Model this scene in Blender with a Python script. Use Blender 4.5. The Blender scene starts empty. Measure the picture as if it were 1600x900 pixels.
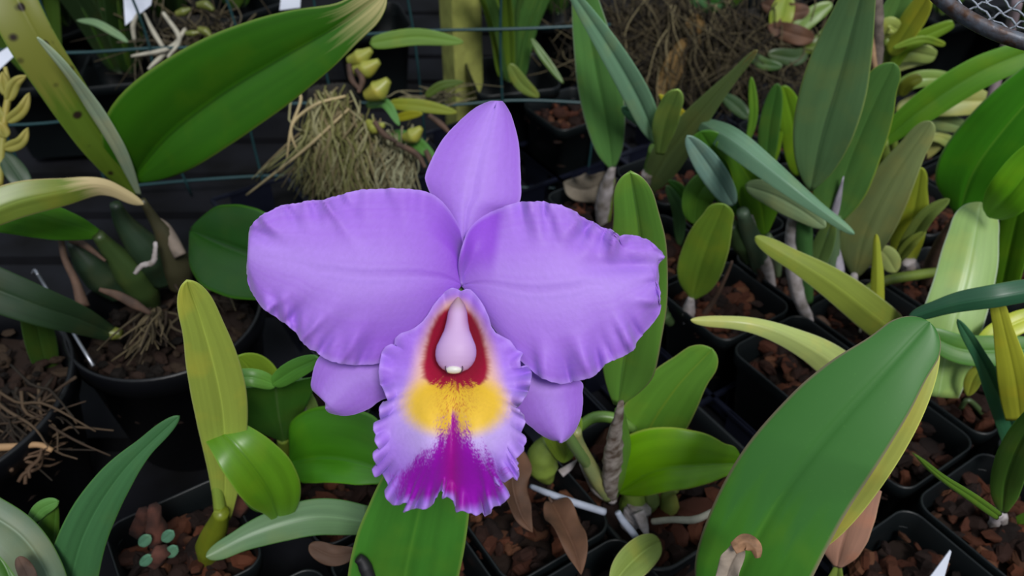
import bpy, math, random
import numpy as np
from mathutils import Vector, Matrix
random.seed(7)
SC = bpy.context.scene
COL = SC.collection
PI = math.pi

# ------------------------------------------------------------------ camera, sky, sun, exposure
CAM_H, PITCH, HFOV = 0.5, 40.0, 62.0
cam_d = bpy.data.cameras.new('camera')
cam = bpy.data.objects.new('camera', cam_d); COL.objects.link(cam)
cam.location = (0, 0, CAM_H)
cam.rotation_euler = (math.radians(90 - PITCH), 0, 0)
cam_d.sensor_width = 36; cam_d.angle = math.radians(HFOV)
cam_d.clip_start = 0.01; cam_d.clip_end = 50
cam_d.dof.use_dof = True; cam_d.dof.focus_distance = 0.32; cam_d.dof.aperture_fstop = 15
SC.camera = cam

world = bpy.data.worlds.new('sky'); SC.world = world; world.use_nodes = True
wn = world.node_tree.nodes; wl = world.node_tree.links
bg = wn['Background']
tc = wn.new('ShaderNodeTexCoord'); sp = wn.new('ShaderNodeSeparateXYZ'); rp = wn.new('ShaderNodeValToRGB')
wl.new(tc.outputs['Generated'], sp.inputs[0]); wl.new(sp.outputs['Z'], rp.inputs[0]); wl.new(rp.outputs[0], bg.inputs[0])
rp.color_ramp.elements[0].position = 0.05; rp.color_ramp.elements[0].color = (0.10, 0.13, 0.16, 1)
rp.color_ramp.elements[1].position = 0.75; rp.color_ramp.elements[1].color = (0.80, 0.90, 1.0, 1)
bg.inputs[1].default_value = 0.66
sd = bpy.data.lights.new('sun', 'SUN'); sd.energy = 2.5; sd.angle = math.radians(16); sd.color = (1.0, 0.98, 0.96)
sun = bpy.data.objects.new('sun', sd); COL.objects.link(sun)
sun.rotation_euler = Vector((0.25, -0.78, 1.0)).to_track_quat('Z', 'Y').to_euler()

SC.view_settings.view_transform = 'Standard'; SC.view_settings.look = 'None'
SC.view_settings.gamma = 1; SC.view_settings.use_curve_mapping = False
SC.view_settings.exposure = 0.0

# ------------------------------------------------------------------ helpers: from the picture to places
FPX = 800 / math.tan(math.radians(HFOV / 2))
_p = math.radians(PITCH)
FW = Vector((0, math.cos(_p), -math.sin(_p))); UP = Vector((0, math.sin(_p), math.cos(_p))); RT = Vector((1, 0, 0))
EYE = Vector((0, 0, CAM_H))

def ray(x, y): return FW + RT * ((x - 800) / FPX) + UP * ((450 - y) / FPX)
def P(x, y, d): return EYE + ray(x, y) * d
def G(x, y, z=0.07):
    r = ray(x, y); return EYE + r * ((z - CAM_H) / r.z)
def PL(x, y, R, lean, off=0.0, yaw=0.0):
    """point seen at x, y on the plane through R that leans towards the aisle by lean degrees"""
    a = math.radians(lean)
    n = Vector((math.sin(math.radians(yaw)), -math.cos(a), -math.sin(a)))
    r = ray(x, y); t = (R - EYE).dot(n) / r.dot(n)
    return EYE + r * (t + off)
def dep(p): return (p - EYE).dot(FW)

def s2l(c): c /= 255; return c / 12.92 if c <= .04045 else ((c + .055) / 1.055) ** 2.4
def C(r, g, b, k=1.0): return (min(1, s2l(r) * k), min(1, s2l(g) * k), min(1, s2l(b) * k), 1)

def empty(name, loc, label=None, cat=None, group=None):
    o = bpy.data.objects.new(name, None); COL.objects.link(o); o.location = loc; o.empty_display_size = 0.02
    tag(o, label, cat, group); return o
def tag(o, label=None, cat=None, group=None, kind=None):
    if label: o['label'] = label
    if cat: o['category'] = cat
    if group: o['group'] = group
    if kind: o['kind'] = kind
    return o

def wloc(o):
    v = Vector(o.location)
    while o.parent: o = o.parent; v += o.location
    return v

def mk(name, V, F, mat, parent=None, uv=None, vcol=None, smooth=True, label=None, mods=None):
    me = bpy.data.meshes.new(name)
    me.from_pydata([tuple(v) for v in V], [], F); me.update()
    if uv is not None:
        ul = me.uv_layers.new(name='UVMap'); li = np.empty(len(me.loops), dtype=np.int32); me.loops.foreach_get('vertex_index', li)
        ul.data.foreach_set('uv', np.asarray(uv, dtype=np.float32)[li].ravel())
    if vcol is not None:
        ca = me.color_attributes.new('Col', 'FLOAT_COLOR', 'POINT')
        ca.data.foreach_set('color', np.asarray(vcol, dtype=np.float32).ravel())
    if smooth: me.polygons.foreach_set('use_smooth', [True] * len(me.polygons))
    me.materials.append(mat)
    o = bpy.data.objects.new(name, me); COL.objects.link(o)
    if parent is not None:
        # vertices were given in world space: keep them there, parent at its own place (no rotation used)
        off = wloc(parent); me.transform(Matrix.Translation(-off)); o.parent = parent
    if label: o['label'] = label
    return o

# ------------------------------------------------------------------ materials
_mats = {}
def newmat(name):
    m = bpy.data.materials.new(name); m.use_nodes = True
    return m, m.node_tree.nodes, m.node_tree.links, m.node_tree.nodes['Principled BSDF']

def plain(name, col, rough=.5, metal=0, spec=.5, var=.25, scale=30, bump=.0, col2=None):
    k = ('plain', name)
    if k in _mats: return _mats[k]
    m, n, l, b = newmat(name)
    t = n.new('ShaderNodeTexNoise'); t.inputs['Scale'].default_value = scale; t.inputs['Detail'].default_value = 6
    co = n.new('ShaderNodeTexCoord'); l.new(co.outputs['Object'], t.inputs['Vector'])
    r = n.new('ShaderNodeValToRGB'); l.new(t.outputs['Fac'], r.inputs[0])
    r.color_ramp.elements[0].position = .35; r.color_ramp.elements[1].position = .65
    r.color_ramp.elements[0].color = tuple(c * (1 - var) for c in col[:3]) + (1,)
    r.color_ramp.elements[1].color = col2 if col2 else tuple(min(1, c * (1 + var)) for c in col[:3]) + (1,)
    l.new(r.outputs[0], b.inputs['Base Color'])
    b.inputs['Roughness'].default_value = rough; b.inputs['Metallic'].default_value = metal
    b.inputs['Specular IOR Level'].default_value = spec
    if bump:
        bp = n.new('ShaderNodeBump'); bp.inputs['Strength'].default_value = bump; bp.inputs['Distance'].default_value = .001
        l.new(t.outputs['Fac'], bp.inputs['Height']); l.new(bp.outputs[0], b.inputs['Normal'])
    _mats[k] = m; return m

def leafmat(col, tip=None, rim=None, rib=None, tip_at=.8, rough=.38, spots=False, trans=.12, spec=.5):
    k = ('leaf', col, tip, rim, rib, tip_at, rough, spots, trans)
    if k in _mats: return _mats[k]
    m, n, l, b = newmat('leaf_skin')
    def M(op, a, bb=None, clamp=False):
        x = n.new('ShaderNodeMath'); x.operation = op; x.use_clamp = clamp
        for i, v in enumerate((a, bb)):
            if v is None: continue
            if isinstance(v, (int, float)): x.inputs[i].default_value = v
            else: l.new(v, x.inputs[i])
        return x.outputs[0]
    def MIX(f, a, c):
        x = n.new('ShaderNodeMix'); x.data_type = 'RGBA'
        if isinstance(f, (int, float)): x.inputs[0].default_value = f
        else: l.new(f, x.inputs[0])
        for i, v in ((6, a), (7, c)):
            if isinstance(v, tuple): x.inputs[i].default_value = v
            else: l.new(v, x.inputs[i])
        return x.outputs[2]
    uvn = n.new('ShaderNodeTexCoord'); s = n.new('ShaderNodeSeparateXYZ'); l.new(uvn.outputs['UV'], s.inputs[0])
    u, v = s.outputs[0], s.outputs[1]
    oi = n.new('ShaderNodeObjectInfo')
    mp = n.new('ShaderNodeMapping'); mp.inputs['Scale'].default_value = (9, 1.6, 1); l.new(uvn.outputs['UV'], mp.inputs[0])
    nz = n.new('ShaderNodeTexNoise'); nz.noise_dimensions = '4D'; nz.inputs['Scale'].default_value = 1.0; nz.inputs['Detail'].default_value = 5
    l.new(mp.outputs[0], nz.inputs['Vector']); l.new(M('MULTIPLY', oi.outputs['Random'], 30.0), nz.inputs['W'])
    base = tuple(col)
    dk = tuple(c * .86 for c in base[:3]) + (1,); lt = tuple(min(1, c * 1.12) for c in base[:3]) + (1,)
    c0 = MIX(M('MULTIPLY', M('SUBTRACT', nz.outputs['Fac'], .3), 2.5, True), dk, lt)
    # blotches
    n2 = n.new('ShaderNodeTexNoise'); n2.noise_dimensions = '4D'; n2.inputs['Scale'].default_value = 45; n2.inputs['Detail'].default_value = 3
    l.new(uvn.outputs['Object'], n2.inputs['Vector']); l.new(M('MULTIPLY', oi.outputs['Random'], 30.0), n2.inputs['W'])
    yl = (min(1, base[0] * 1.7 + .01), min(1, base[1] * 1.2), base[2] * .9, 1)
    c0 = MIX(M('MULTIPLY', M('SUBTRACT', n2.outputs['Fac'], .5), 2.2, True), c0, yl)
    au = M('ABSOLUTE', M('SUBTRACT', u, .5))
    ribc = rib if rib else tuple(min(1, c * 1.6 + .01) for c in base[:3]) + (1,)
    ribf = M('MULTIPLY', M('SUBTRACT', 1.0, M('DIVIDE', au, .022), True), .55)
    c0 = MIX(ribf, c0, ribc)
    if tip:
        f = M('ADD', M('SUBTRACT', v, tip_at), M('MULTIPLY', M('SUBTRACT', nz.outputs['Fac'], .5), .5))
        c0 = MIX(M('MULTIPLY', f, 7.0, True), c0, tip)
    rimc = rim if rim else tuple(min(1, c * 1.7 + .02) for c in base[:3]) + (1,)
    c0 = MIX(M('MULTIPLY', M('SUBTRACT', au, .468, True), 30.0, True), c0, rimc)
    if spots:
        vo = n.new('ShaderNodeTexVoronoi'); vo.inputs['Scale'].default_value = 1.0
        m2 = n.new('ShaderNodeMapping'); m2.inputs['Scale'].default_value = (2.2, 13, 1); l.new(uvn.outputs['UV'], m2.inputs[0]); l.new(m2.outputs[0], vo.inputs['Vector'])
        c0 = MIX(M('MULTIPLY', M('SUBTRACT', .24, vo.outputs['Distance'], True), 9.0, True), c0, C(38, 26, 18))
    # fine pale pores
    n3 = n.new('ShaderNodeTexNoise'); n3.inputs['Scale'].default_value = 900; l.new(uvn.outputs['Object'], n3.inputs['Vector'])
    c0 = MIX(M('MULTIPLY', M('SUBTRACT', n3.outputs['Fac'], .66, True), 2.0, True), c0, tuple(min(1, c * 1.5 + .03) for c in base[:3]) + (1,))
    l.new(c0, b.inputs['Base Color'])
    b.inputs['Roughness'].default_value = rough; b.inputs['Specular IOR Level'].default_value = spec
    bp = n.new('ShaderNodeBump'); bp.inputs['Strength'].default_value = .12; bp.inputs['Distance'].default_value = .0004
    l.new(nz.outputs['Fac'], bp.inputs['Height']); l.new(bp.outputs[0], b.inputs['Normal'])
    if trans:
        tr = n.new('ShaderNodeBsdfTranslucent'); ms = n.new('ShaderNodeMixShader'); ms.inputs[0].default_value = trans
        l.new(MIX(.5, c0, yl), tr.inputs[0])
        l.new(b.outputs[0], ms.inputs[1]); l.new(tr.outputs[0], ms.inputs[2]); l.new(ms.outputs[0], n['Material Output'].inputs[0])
    _mats[k] = m; return m

def vcolmat(name, rough=.5, spec=.3, sheen=0, trans=0, bump=0, bscale=300):
    k = ('vc', name)
    if k in _mats: return _mats[k]
    m, n, l, b = newmat(name)
    a = n.new('ShaderNodeVertexColor'); a.layer_name = 'Col'
    l.new(a.outputs[0], b.inputs['Base Color'])
    b.inputs['Roughness'].default_value = rough; b.inputs['Specular IOR Level'].default_value = spec
    if sheen: b.inputs['Sheen Weight'].default_value = sheen
    if bump:
        co = n.new('ShaderNodeTexCoord'); t = n.new('ShaderNodeTexNoise'); t.inputs['Scale'].default_value = bscale; t.inputs['Detail'].default_value = 4
        l.new(co.outputs['Object'], t.inputs['Vector'])
        bp = n.new('ShaderNodeBump'); bp.inputs['Strength'].default_value = bump; bp.inputs['Distance'].default_value = .0008
        l.new(t.outputs['Fac'], bp.inputs['Height']); l.new(bp.outputs[0], b.inputs['Normal'])
    if trans:
        tr = n.new('ShaderNodeBsdfTranslucent'); ms = n.new('ShaderNodeMixShader'); ms.inputs[0].default_value = trans
        l.new(a.outputs[0], tr.inputs[0]); l.new(b.outputs[0], ms.inputs[1]); l.new(tr.outputs[0], ms.inputs[2])
        l.new(ms.outputs[0], n['Material Output'].inputs[0])
    _mats[k] = m; return m

# ------------------------------------------------------------------ shape builders
def spline(pts, n):
    """Catmull-Rom through pts (Vectors or tuples), n samples evenly spread by chord length"""
    A = np.array([list(p) for p in pts], dtype=float)
    if len(A) == 2:
        t = np.linspace(0, 1, n)[:, None]; return A[0] * (1 - t) + A[1] * t
    Q = np.vstack([2 * A[0] - A[1], A, 2 * A[-1] - A[-2]])
    out = []
    for i in range(len(A) - 1):
        p0, p1, p2, p3 = Q[i:i + 4]
        for t in np.linspace(0, 1, 24, endpoint=False):
            out.append(.5 * ((2 * p1) + (-p0 + p2) * t + (2 * p0 - 5 * p1 + 4 * p2 - p3) * t * t + (-p0 + 3 * p1 - 3 * p2 + p3) * t ** 3))
    out.append(A[-1]); out = np.array(out)
    return resample(out, n)
def resample(A, n):
    A = np.asarray(A, dtype=float); d = np.r_[0, np.cumsum(np.linalg.norm(np.diff(A, axis=0), axis=1))]
    t = np.linspace(0, d[-1], n)
    return np.stack([np.interp(t, d, A[:, k]) for k in range(A.shape[1])], 1)
def unit(v): return v / (np.linalg.norm(v) + 1e-12)

def leaf_mesh(S, wl_, wr_, fold, roll, thick, wave, seed, curl=0.0):
    """closed, slightly fleshy blade along the spine S with half widths wl_, wr_ (metres)"""
    rs = np.random.RandomState(seed)
    n = len(S); nu = 12; V = []; UV = []
    ts = np.r_[0, np.cumsum(np.linalg.norm(np.diff(S, axis=0), axis=1))]; ts = ts / ts[-1]
    T = np.gradient(S, axis=0)
    ph = rs.rand() * 6
    us = np.linspace(-1, 1, 2 * nu + 1)
    rows_top = []; rows_bot = []
    eye = np.array(EYE)
    for i in range(n):
        t = ts[i]; tt = unit(T[i]); v = unit(eye - S[i])
        s = unit(np.cross(tt, v)); nn = np.cross(s, tt)
        a = math.radians(roll[0] + (roll[1] - roll[0]) * t)
        s, nn = s * math.cos(a) + nn * math.sin(a), nn * math.cos(a) - s * math.sin(a)
        f = math.radians(fold[0] + (fold[1] - fold[0]) * t)
        rt, rb = [], []
        for u in us:
            w = wl_[i] if u < 0 else wr_[i]
            au = abs(u)
            lat = u * w * math.cos(f); h = au * w * math.sin(f) * (1 - .25 * au) - curl * w * au * au
            h += wave * w * au ** 2 * math.sin(t * 11 + ph + (2 if u > 0 else 0))
            h -= .045 * w * math.exp(-(u / .07) ** 2)
            th = thick * (1 - au ** 3) + .00015
            p = S[i] + s * lat + nn * h
            rt.append(p + nn * th * .5); rb.append(p - nn * th * .5)
        rows_top.append(rt); rows_bot.append(rb)
    m = 2 * nu + 1; F = []
    for rows in (rows_top, rows_bot):
        for i, r in enumerate(rows):
            for j, p in enumerate(r): V.append(p); UV.append((j / (m - 1), ts[i]))
    o = n * m
    for i in range(n - 1):
        for j in range(m - 1):
            a = i * m + j; F.append((a, a + 1, a + m + 1, a + m)); F.append((o + a, o + a + m, o + a + m + 1, o + a + 1))
        for j in (0, m - 1):
            a = i * m + j
            q = (a, a + m, o + a + m, o + a); F.append(q if j == 0 else q[::-1])
    for i in (0, n - 1):
        for j in range(m - 1):
            a = i * m + j; q = (a, o + a, o + a + 1, a + 1); F.append(q if i == 0 else q[::-1])
    return V, F, UV

_seed = [1]
def leaf(parent, pts, w, mat, R=None, lean=0, depths=None, prof=(.55, .45), wl=None, wr=None, fold=12, roll=0, thick=.0012,
         wave=.04, yaw=0, bulge=0.0, curl=0.05, name='leaf', label=None, base_w=.12):
    """pts: the midrib from base to tip in the picture; w: greatest half width there in pixels"""
    _seed[0] += 1
    if depths is None: W = [PL(x, y, R, lean, yaw=yaw) for x, y in pts]
    else:
        dd = np.interp(np.linspace(0, 1, len(pts)), np.linspace(0, 1, len(depths)), depths)
        W = [P(x, y, d) for (x, y), d in zip(pts, dd)]
    n = 48
    x_ = np.linspace(0, 1, n); t = 1 - (1 - x_) ** 1.6; t = .5 * t + .5 * np.sin(x_ * PI / 2)
    S0 = spline(W, 200); S = np.stack([np.interp(t, np.linspace(0, 1, 200), S0[:, k]) for k in range(3)], 1)
    if bulge:
        S = S - np.outer(np.sin(t * PI) * bulge, np.array(FW))
    fold = fold if isinstance(fold, tuple) else (fold, fold); roll = roll if isinstance(roll, tuple) else (roll, roll)
    d = (S - np.array(EYE)) @ np.array(FW)
    if wl is None:
        pb, pt = prof; tm = pb / (pb + pt); k = (tm ** pb) * ((1 - tm) ** pt)
        q = (t ** pb) * ((1 - t) ** pt) / k
        q = np.maximum(q, base_w * (1 - t / .3)); q[-1] = .0
        L = Rr = q * w
    else:
        def prof_(ws):
            m_ = len(ws); tk = np.linspace(0, 1, m_); q = np.interp(t, tk, ws)
            ker = np.array([1, 2, 3, 2, 1.]) / 9
            if ws[-1] <= 2:
                tp = tk[-2]; wp = ws[-2]; x = ((t - tp) / (1 - tp)).clip(0, 1)
                q = np.where(t > tp, wp * np.sqrt(1 - x ** 2.2), q)
                k_ = int(np.searchsorted(t, tp + (1 - tp) * .4)); q[2:k_] = np.convolve(q, ker, 'valid')[:k_ - 2]; q[-1] = 0
            else: q[2:-2] = np.convolve(q, ker, 'valid')
            return q
        L = prof_(wl); Rr = prof_(wr)
    cr = np.cos(np.radians(np.abs(np.linspace(roll[0], roll[1], n)))).clip(.35, 1)
    cf = np.cos(np.radians(np.linspace(fold[0], fold[1], n)))
    L = L * d / FPX / cr / cf; Rr = Rr * d / FPX / cr / cf
    V, F, UV = leaf_mesh(S, L, Rr, fold, roll, thick, wave, _seed[0], curl)
    return mk(name, V, F, mat, parent, uv=UV, label=label)

def tube_data(S, rad, ns=10, flat=1.0, cap=True, lump=0, seed=0):
    rs = np.random.RandomState(seed)
    S = np.asarray(S); n = len(S); T = np.gradient(S, axis=0); V = []; F = []
    ref = np.array([0.3, -.8, .5]); 
    a0 = unit(np.cross(unit(T[0]), ref))
    for i in range(n):
        t = unit(T[i]); a0 = unit(a0 - t * (a0 @ t)); b0 = np.cross(t, a0)
        for k in range(ns):
            an = 2 * PI * k / ns; r = rad[i] * (1 + lump * (rs.rand() - .5))
            V.append(S[i] + a0 * math.cos(an) * r + b0 * math.sin(an) * r * flat)
    for i in range(n - 1):
        for k in range(ns):
            a = i * ns + k; b = i * ns + (k + 1) % ns
            F.append((a, b, b + ns, a + ns))
    if cap: F.append(tuple(range(ns))[::-1]); F.append(tuple((n - 1) * ns + k for k in range(ns)))
    return V, F
def tube(name, W, rad, mat, parent=None, n=24, ns=10, flat=1.0, label=None, lump=0):
    S = spline(W, n); r = np.interp(np.linspace(0, 1, n), np.linspace(0, 1, len(rad)), rad)
    V, F = tube_data(S, r, ns, flat, lump=lump)
    uv = [((k % ns) / ns, (k // ns) / n) for k in range(len(V))]
    return mk(name, V, F, mat, parent, uv=uv, label=label)
def stem(name, parent, pts, radpx, mat, R=None, lean=0, depths=None, **kw):
    if depths is None: W = [PL(x, y, R, lean) for x, y in pts]
    else:
        dd = np.interp(np.linspace(0, 1, len(pts)), np.linspace(0, 1, len(depths)), depths)
        W = [P(x, y, d) for (x, y), d in zip(pts, dd)]
    dm = sum(dep(p) for p in W) / len(W)
    return tube(name, W, [r * dm / FPX for r in radpx], mat, parent, **kw)
class MB:
    def __init__(s): s.V = []; s.F = []; s.K = []
    def add(s, V, F, col=None):
        o = len(s.V); s.V += list(V); s.F += [tuple(i + o for i in f) for f in F]
        if col is not None: s.K += [col] * len(V)
    def tube(s, W, rad, n=14, ns=6, col=None, **kw):
        S = spline(W, n); r = np.interp(np.linspace(0, 1, n), np.linspace(0, 1, len(rad)), rad)
        s.add(*tube_data(S, r, ns, **kw), col=col)
    def box(s, c, sz, rot=0, col=None, tilt=None):
        M_ = Matrix.Rotation(rot, 4, 'Z')
        if tilt: M_ = tilt.to_4x4()
        V = [Vector(c) + M_ @ Vector((sz[0] * a / 2, sz[1] * b / 2, sz[2] * d / 2)) for a in (-1, 1) for b in (-1, 1) for d in (-1, 1)]
        F = [(0, 1, 3, 2), (4, 6, 7, 5), (0, 4, 5, 1), (2, 3, 7, 6), (0, 2, 6, 4), (1, 5, 7, 3)]
        s.add(V, F, col)
    def build(s, name, mat, parent=None, smooth=True, label=None):
        return mk(name, s.V, s.F, mat, parent, vcol=s.K if s.K else None, smooth=smooth, label=label)

# leaf colours
GREEN = C(62, 112, 40); DEEP = C(38, 84, 28); BRIGHT = C(92, 150, 22); OLIVE = C(108, 124, 58); YEL = C(150, 165, 62); PALE = C(172, 186, 110)
BLUEG = C(92, 140, 104); DARK = C(30, 58, 30); GREY = C(108, 132, 96); LIME = C(140, 172, 84)
PURPLE_RIM = C(120, 105, 70)
M_green = leafmat(GREEN); M_deep = leafmat(DEEP); M_bright = leafmat(BRIGHT, trans=.3); M_olive = leafmat(OLIVE, rough=.55)
M_yel = leafmat(YEL, trans=.2); M_pale = leafmat(PALE); M_blue = leafmat(BLUEG, rough=.3, spec=.6); M_dark = leafmat(DARK, rough=.45)
M_lime = leafmat(LIME, trans=.2)
M_bulb = plain('green_bulb_skin', C(104, 122, 50), .45, var=.3, scale=60)
M_bulbdark = plain('dark_bulb_skin', C(52, 72, 40), .5, var=.3, scale=60)
M_husk = plain('papery_husk', C(128, 118, 108), .8, var=.35, scale=90, bump=.6, col2=C(176, 168, 170))
M_huskbrown = plain('brown_husk', C(74, 54, 42), .8, var=.4, scale=90, bump=.6)
M_root = plain('pale_root', C(160, 155, 140), .7, var=.2, scale=120)
M_whiteroot = plain('white_root', C(150, 156, 172), .6, var=.12, scale=120)
M_drybrown = plain('dry_leaf_brown', C(84, 56, 38), .75, var=.35, scale=60, bump=.5)
M_pot = plain('black_pot_plastic', C(9, 10, 14), .4, var=.15, scale=40, spec=.4)
M_potgreen = plain('dark_green_pot_plastic', C(11, 16, 18), .42, var=.15, scale=40, spec=.4)
M_tray = plain('tray_plastic', C(17, 20, 34), .42, var=.15, scale=40, spec=.45)
M_tag = plain('white_label_plastic', C(205, 210, 225), .4, var=.05)
M_bark = vcolmat('bark_chip', rough=.85, spec=.2, bump=.8, bscale=220)
M_soil = plain('dark_potting_mix', C(34, 25, 20), .95, var=.5, scale=150, bump=1.0)
M_rootmass = vcolmat('root_fibre', rough=.8, spec=.2)
M_wire = plain('green_coated_wire', C(30, 62, 66), .45, var=.1)
M_metal = plain('galvanised_wire', C(190, 192, 200), .25, metal=.9, var=.1)
M_steel = plain('steel_stake', C(150, 152, 160), .35, metal=.8, var=.1)
M_rust = plain('rusty_rim', C(112, 118, 130), .5, metal=.3, var=.2, scale=260, bump=.5, col2=C(84, 60, 46))

# ------------------------------------------------------------------ the setting
FLOOR_Z, BACK_Y = -0.8, 3.2
def box_obj(name, c, s, mat, kind='structure', parent=None):
    b = MB(); b.box(c, s); o = b.build(name, mat, parent, smooth=False)
    if kind: o['kind'] = kind
    return o
M_floor = plain('gravel_floor', C(40, 40, 38), .95, var=.5, scale=25, bump=1)
box_obj('floor', (0, 1.4, FLOOR_Z - .02), (6, 5, .04), M_floor)
M_cloth = plain('dark_shade_cloth', C(20, 28, 18), .95, var=.4, scale=9)
box_obj('wall_back', (0, BACK_Y, .2), (6, .04, 2.04), M_cloth)
# bench of weathered boards on a frame
bench = empty('greenhouse_bench', (0, .75, FLOOR_Z), 'grey weathered slatted timber bench carrying the pots and trays', 'bench')
M_board = plain('weathered_board', C(13, 14, 19), .85, var=.8, scale=14, bump=.8, spec=.2)
b = MB()
for k in range(30): b.box((0, -.22 + k * .075, -.014), (2.6, .062, .018))
b.build('slats', M_board, bench, smooth=False)
b = MB()
for x in (-1.2, -.4, .4, 1.2): b.box((x, .86, -.044), (.05, 2.2, .042))
b.build('bearer', M_board, bench, smooth=False)
for x in (-1.2, 1.2):
    for y in (-.1, 1.8):
        b = MB(); b.box((x, y, (FLOOR_Z - .065) / 2 ), (.06, .06, -FLOOR_Z - .065)); b.build('leg', M_board, bench, smooth=False)

# ------------------------------------------------------------------ pots on their grid, carrying trays
ANG = math.radians(33); E1 = Vector((math.cos(ANG), math.sin(ANG), 0)); E2 = Vector((math.sin(ANG), -math.cos(ANG), 0))
A0 = Vector((.231, .303, 0)); PITCHG = .076
def cell(i, j): return A0 + E1 * ((i + .5) * PITCHG) + E2 * ((j + .5) * PITCHG)

def rsq(h, r, z, n=6):
    """rounded square ring, half side h, corner radius r"""
    out = []
    for q, (sx, sy) in enumerate(((1, 1), (-1, 1), (-1, -1), (1, -1))):
        for k in range(n + 1):
            a = PI / 2 * q + PI / 2 * k / n
            out.append(((h - r) * sx + r * math.cos(a), (h - r) * sy + r * math.sin(a), z))
    return out
def loft(rings, close_end=True):
    V = [p for r in rings for p in r]; m = len(rings[0]); F = []
    for i in range(len(rings) - 1):
        for k in range(m):
            a = i * m + k; c = i * m + (k + 1) % m; F.append((a, c, c + m, a + m))
    if close_end: F.append(tuple((len(rings) - 1) * m + k for k in range(m))); F.append(tuple(range(m))[::-1])
    return V, F
POT_H = .085
def sqpot_mesh():
    R_ = [rsq(.0265, .008, .004), rsq(.0265, .008, .0045), rsq(.033, .010, POT_H - .012), rsq(.0352, .011, POT_H - .011), rsq(.0358, .011, POT_H - .001), rsq(.0350, .011, POT_H),
          rsq(.0342, .010, POT_H - .001), rsq(.0325, .009, POT_H - .014), rsq(.0262, .007, .007)]
    return loft(R_)
_V, _F = sqpot_mesh()
me_pot = bpy.data.meshes.new('square_pot'); me_pot.from_pydata(_V, [], _F); me_pot.update()
me_pot.polygons.foreach_set('use_smooth', [True] * len(me_pot.polygons)); me_pot.materials.append(M_potgreen)

def chips(n, half, z, seed, roundpot=False, size=(.008, .020), hump=.006, cols=None):
    rs = random.Random(seed); b = MB()
    cols = cols or [C(84, 46, 32), C(58, 34, 26), C(104, 58, 38), C(40, 26, 22), C(110, 70, 48), C(48, 30, 24)]
    for k in range(n):
        if roundpot:
            a = rs.random() * 2 * PI; q = half * math.sqrt(rs.random()); x, y = q * math.cos(a), q * math.sin(a)
        else: x, y = rs.uniform(-half, half), rs.uniform(-half, half)
        l = rs.uniform(*size); w = l * rs.uniform(.45, .8); h = l * rs.uniform(.2, .45)
        rot = Matrix.Rotation(rs.random() * 6.3, 3, 'Z') @ Matrix.Rotation(rs.gauss(0, .5), 3, 'X') @ Matrix.Rotation(rs.gauss(0, .5), 3, 'Y')
        c = Vector((x, y, z + hump * (1 - (x * x + y * y) / (half * half * 2)) + rs.uniform(-.004, .003)))
        col = rs.choice(cols); kk = rs.uniform(.25, .62); col = tuple(q_ * kk for q_ in col[:3]) + (1,)
        # an irregular 12-sided chunk: two jittered hexagon faces and a belly
        V = []; m = 7
        for lv, sc in ((-.5, .75), (-.15, 1.0), (.2, .95), (.5, .62)):
            for q in range(m):
                a = 2 * PI * q / m
                V.append(c + rot @ Vector((l / 2 * sc * math.cos(a) * rs.uniform(.8, 1.15), w / 2 * sc * math.sin(a) * rs.uniform(.8, 1.2), h * lv + rs.uniform(-.1, .1) * h)))
        F = []
        for i in range(3):
            for q in range(m): F.append((i * m + q, i * m + (q + 1) % m, (i + 1) * m + (q + 1) % m, (i + 1) * m + q))
        F.append(tuple(range(m))[::-1]); F.append(tuple(3 * m + q for q in range(m)))
        b.add(V, F, col)
    # the mix below the top chips
    s = half * 1.02
    if roundpot: V = [Vector((s * math.cos(2 * PI * q / 24), s * math.sin(2 * PI * q / 24), zz)) for zz in (z - .03, z - .003) for q in range(24)]; mm = 24
    else: V = [Vector(p) for zz in (z - .03, z - .003) for p in rsq(s, .008, zz)]; mm = 28
    F = [(q, (q + 1) % mm, mm + (q + 1) % mm, mm + q) for q in range(mm)] + [tuple(mm + q for q in range(mm))]
    b.add(V, F, tuple(C(34, 24, 19)))
    me = bpy.data.meshes.new('bark_chips'); me.from_pydata([tuple(v) for v in b.V], [], b.F); me.update()
    ca = me.color_attributes.new('Col', 'FLOAT_COLOR', 'POINT'); ca.data.foreach_set('color', np.asarray(b.K, dtype=np.float32).ravel())
    me.materials.append(M_bark); return me
CH = [chips(85, .029, .068, s) for s in (3, 4, 5)]

def potted(i, j, name, label, cat='potted orchid', group=None, pot=True, bark=True, big=False, at=None):
    c = cell(i, j)
    if at: c = G(at[0], at[1], .075); c.z = 0
    if big: c = c + E1 * .012 + E2 * .018
    t = empty(name, (c.x, c.y, 0), label, cat, group)
    if pot:
        o = bpy.data.objects.new('pot', me_pot); COL.objects.link(o); o.parent = t; o.rotation_euler = (0, 0, ANG)
        if big: o.scale = (1.52, 1.52, .94)
    if big:
        o = bpy.data.objects.new('bark_chips', chips(90, .045, .062, 77, size=(.014, .034), hump=.004)); COL.objects.link(o); o.parent = t; o.rotation_euler = (0, 0, ANG); o['kind'] = 'stuff'
    elif bark:
        o = bpy.data.objects.new('bark_chips', CH[(i * 3 + j) % 3]); COL.objects.link(o); o.parent = t; o.rotation_euler = (0, 0, ANG + PI / 2 * ((i + 2 * j) % 4)); o['kind'] = 'stuff'
    return t
def top_of(x, y): return G(x, y, .066)

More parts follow.
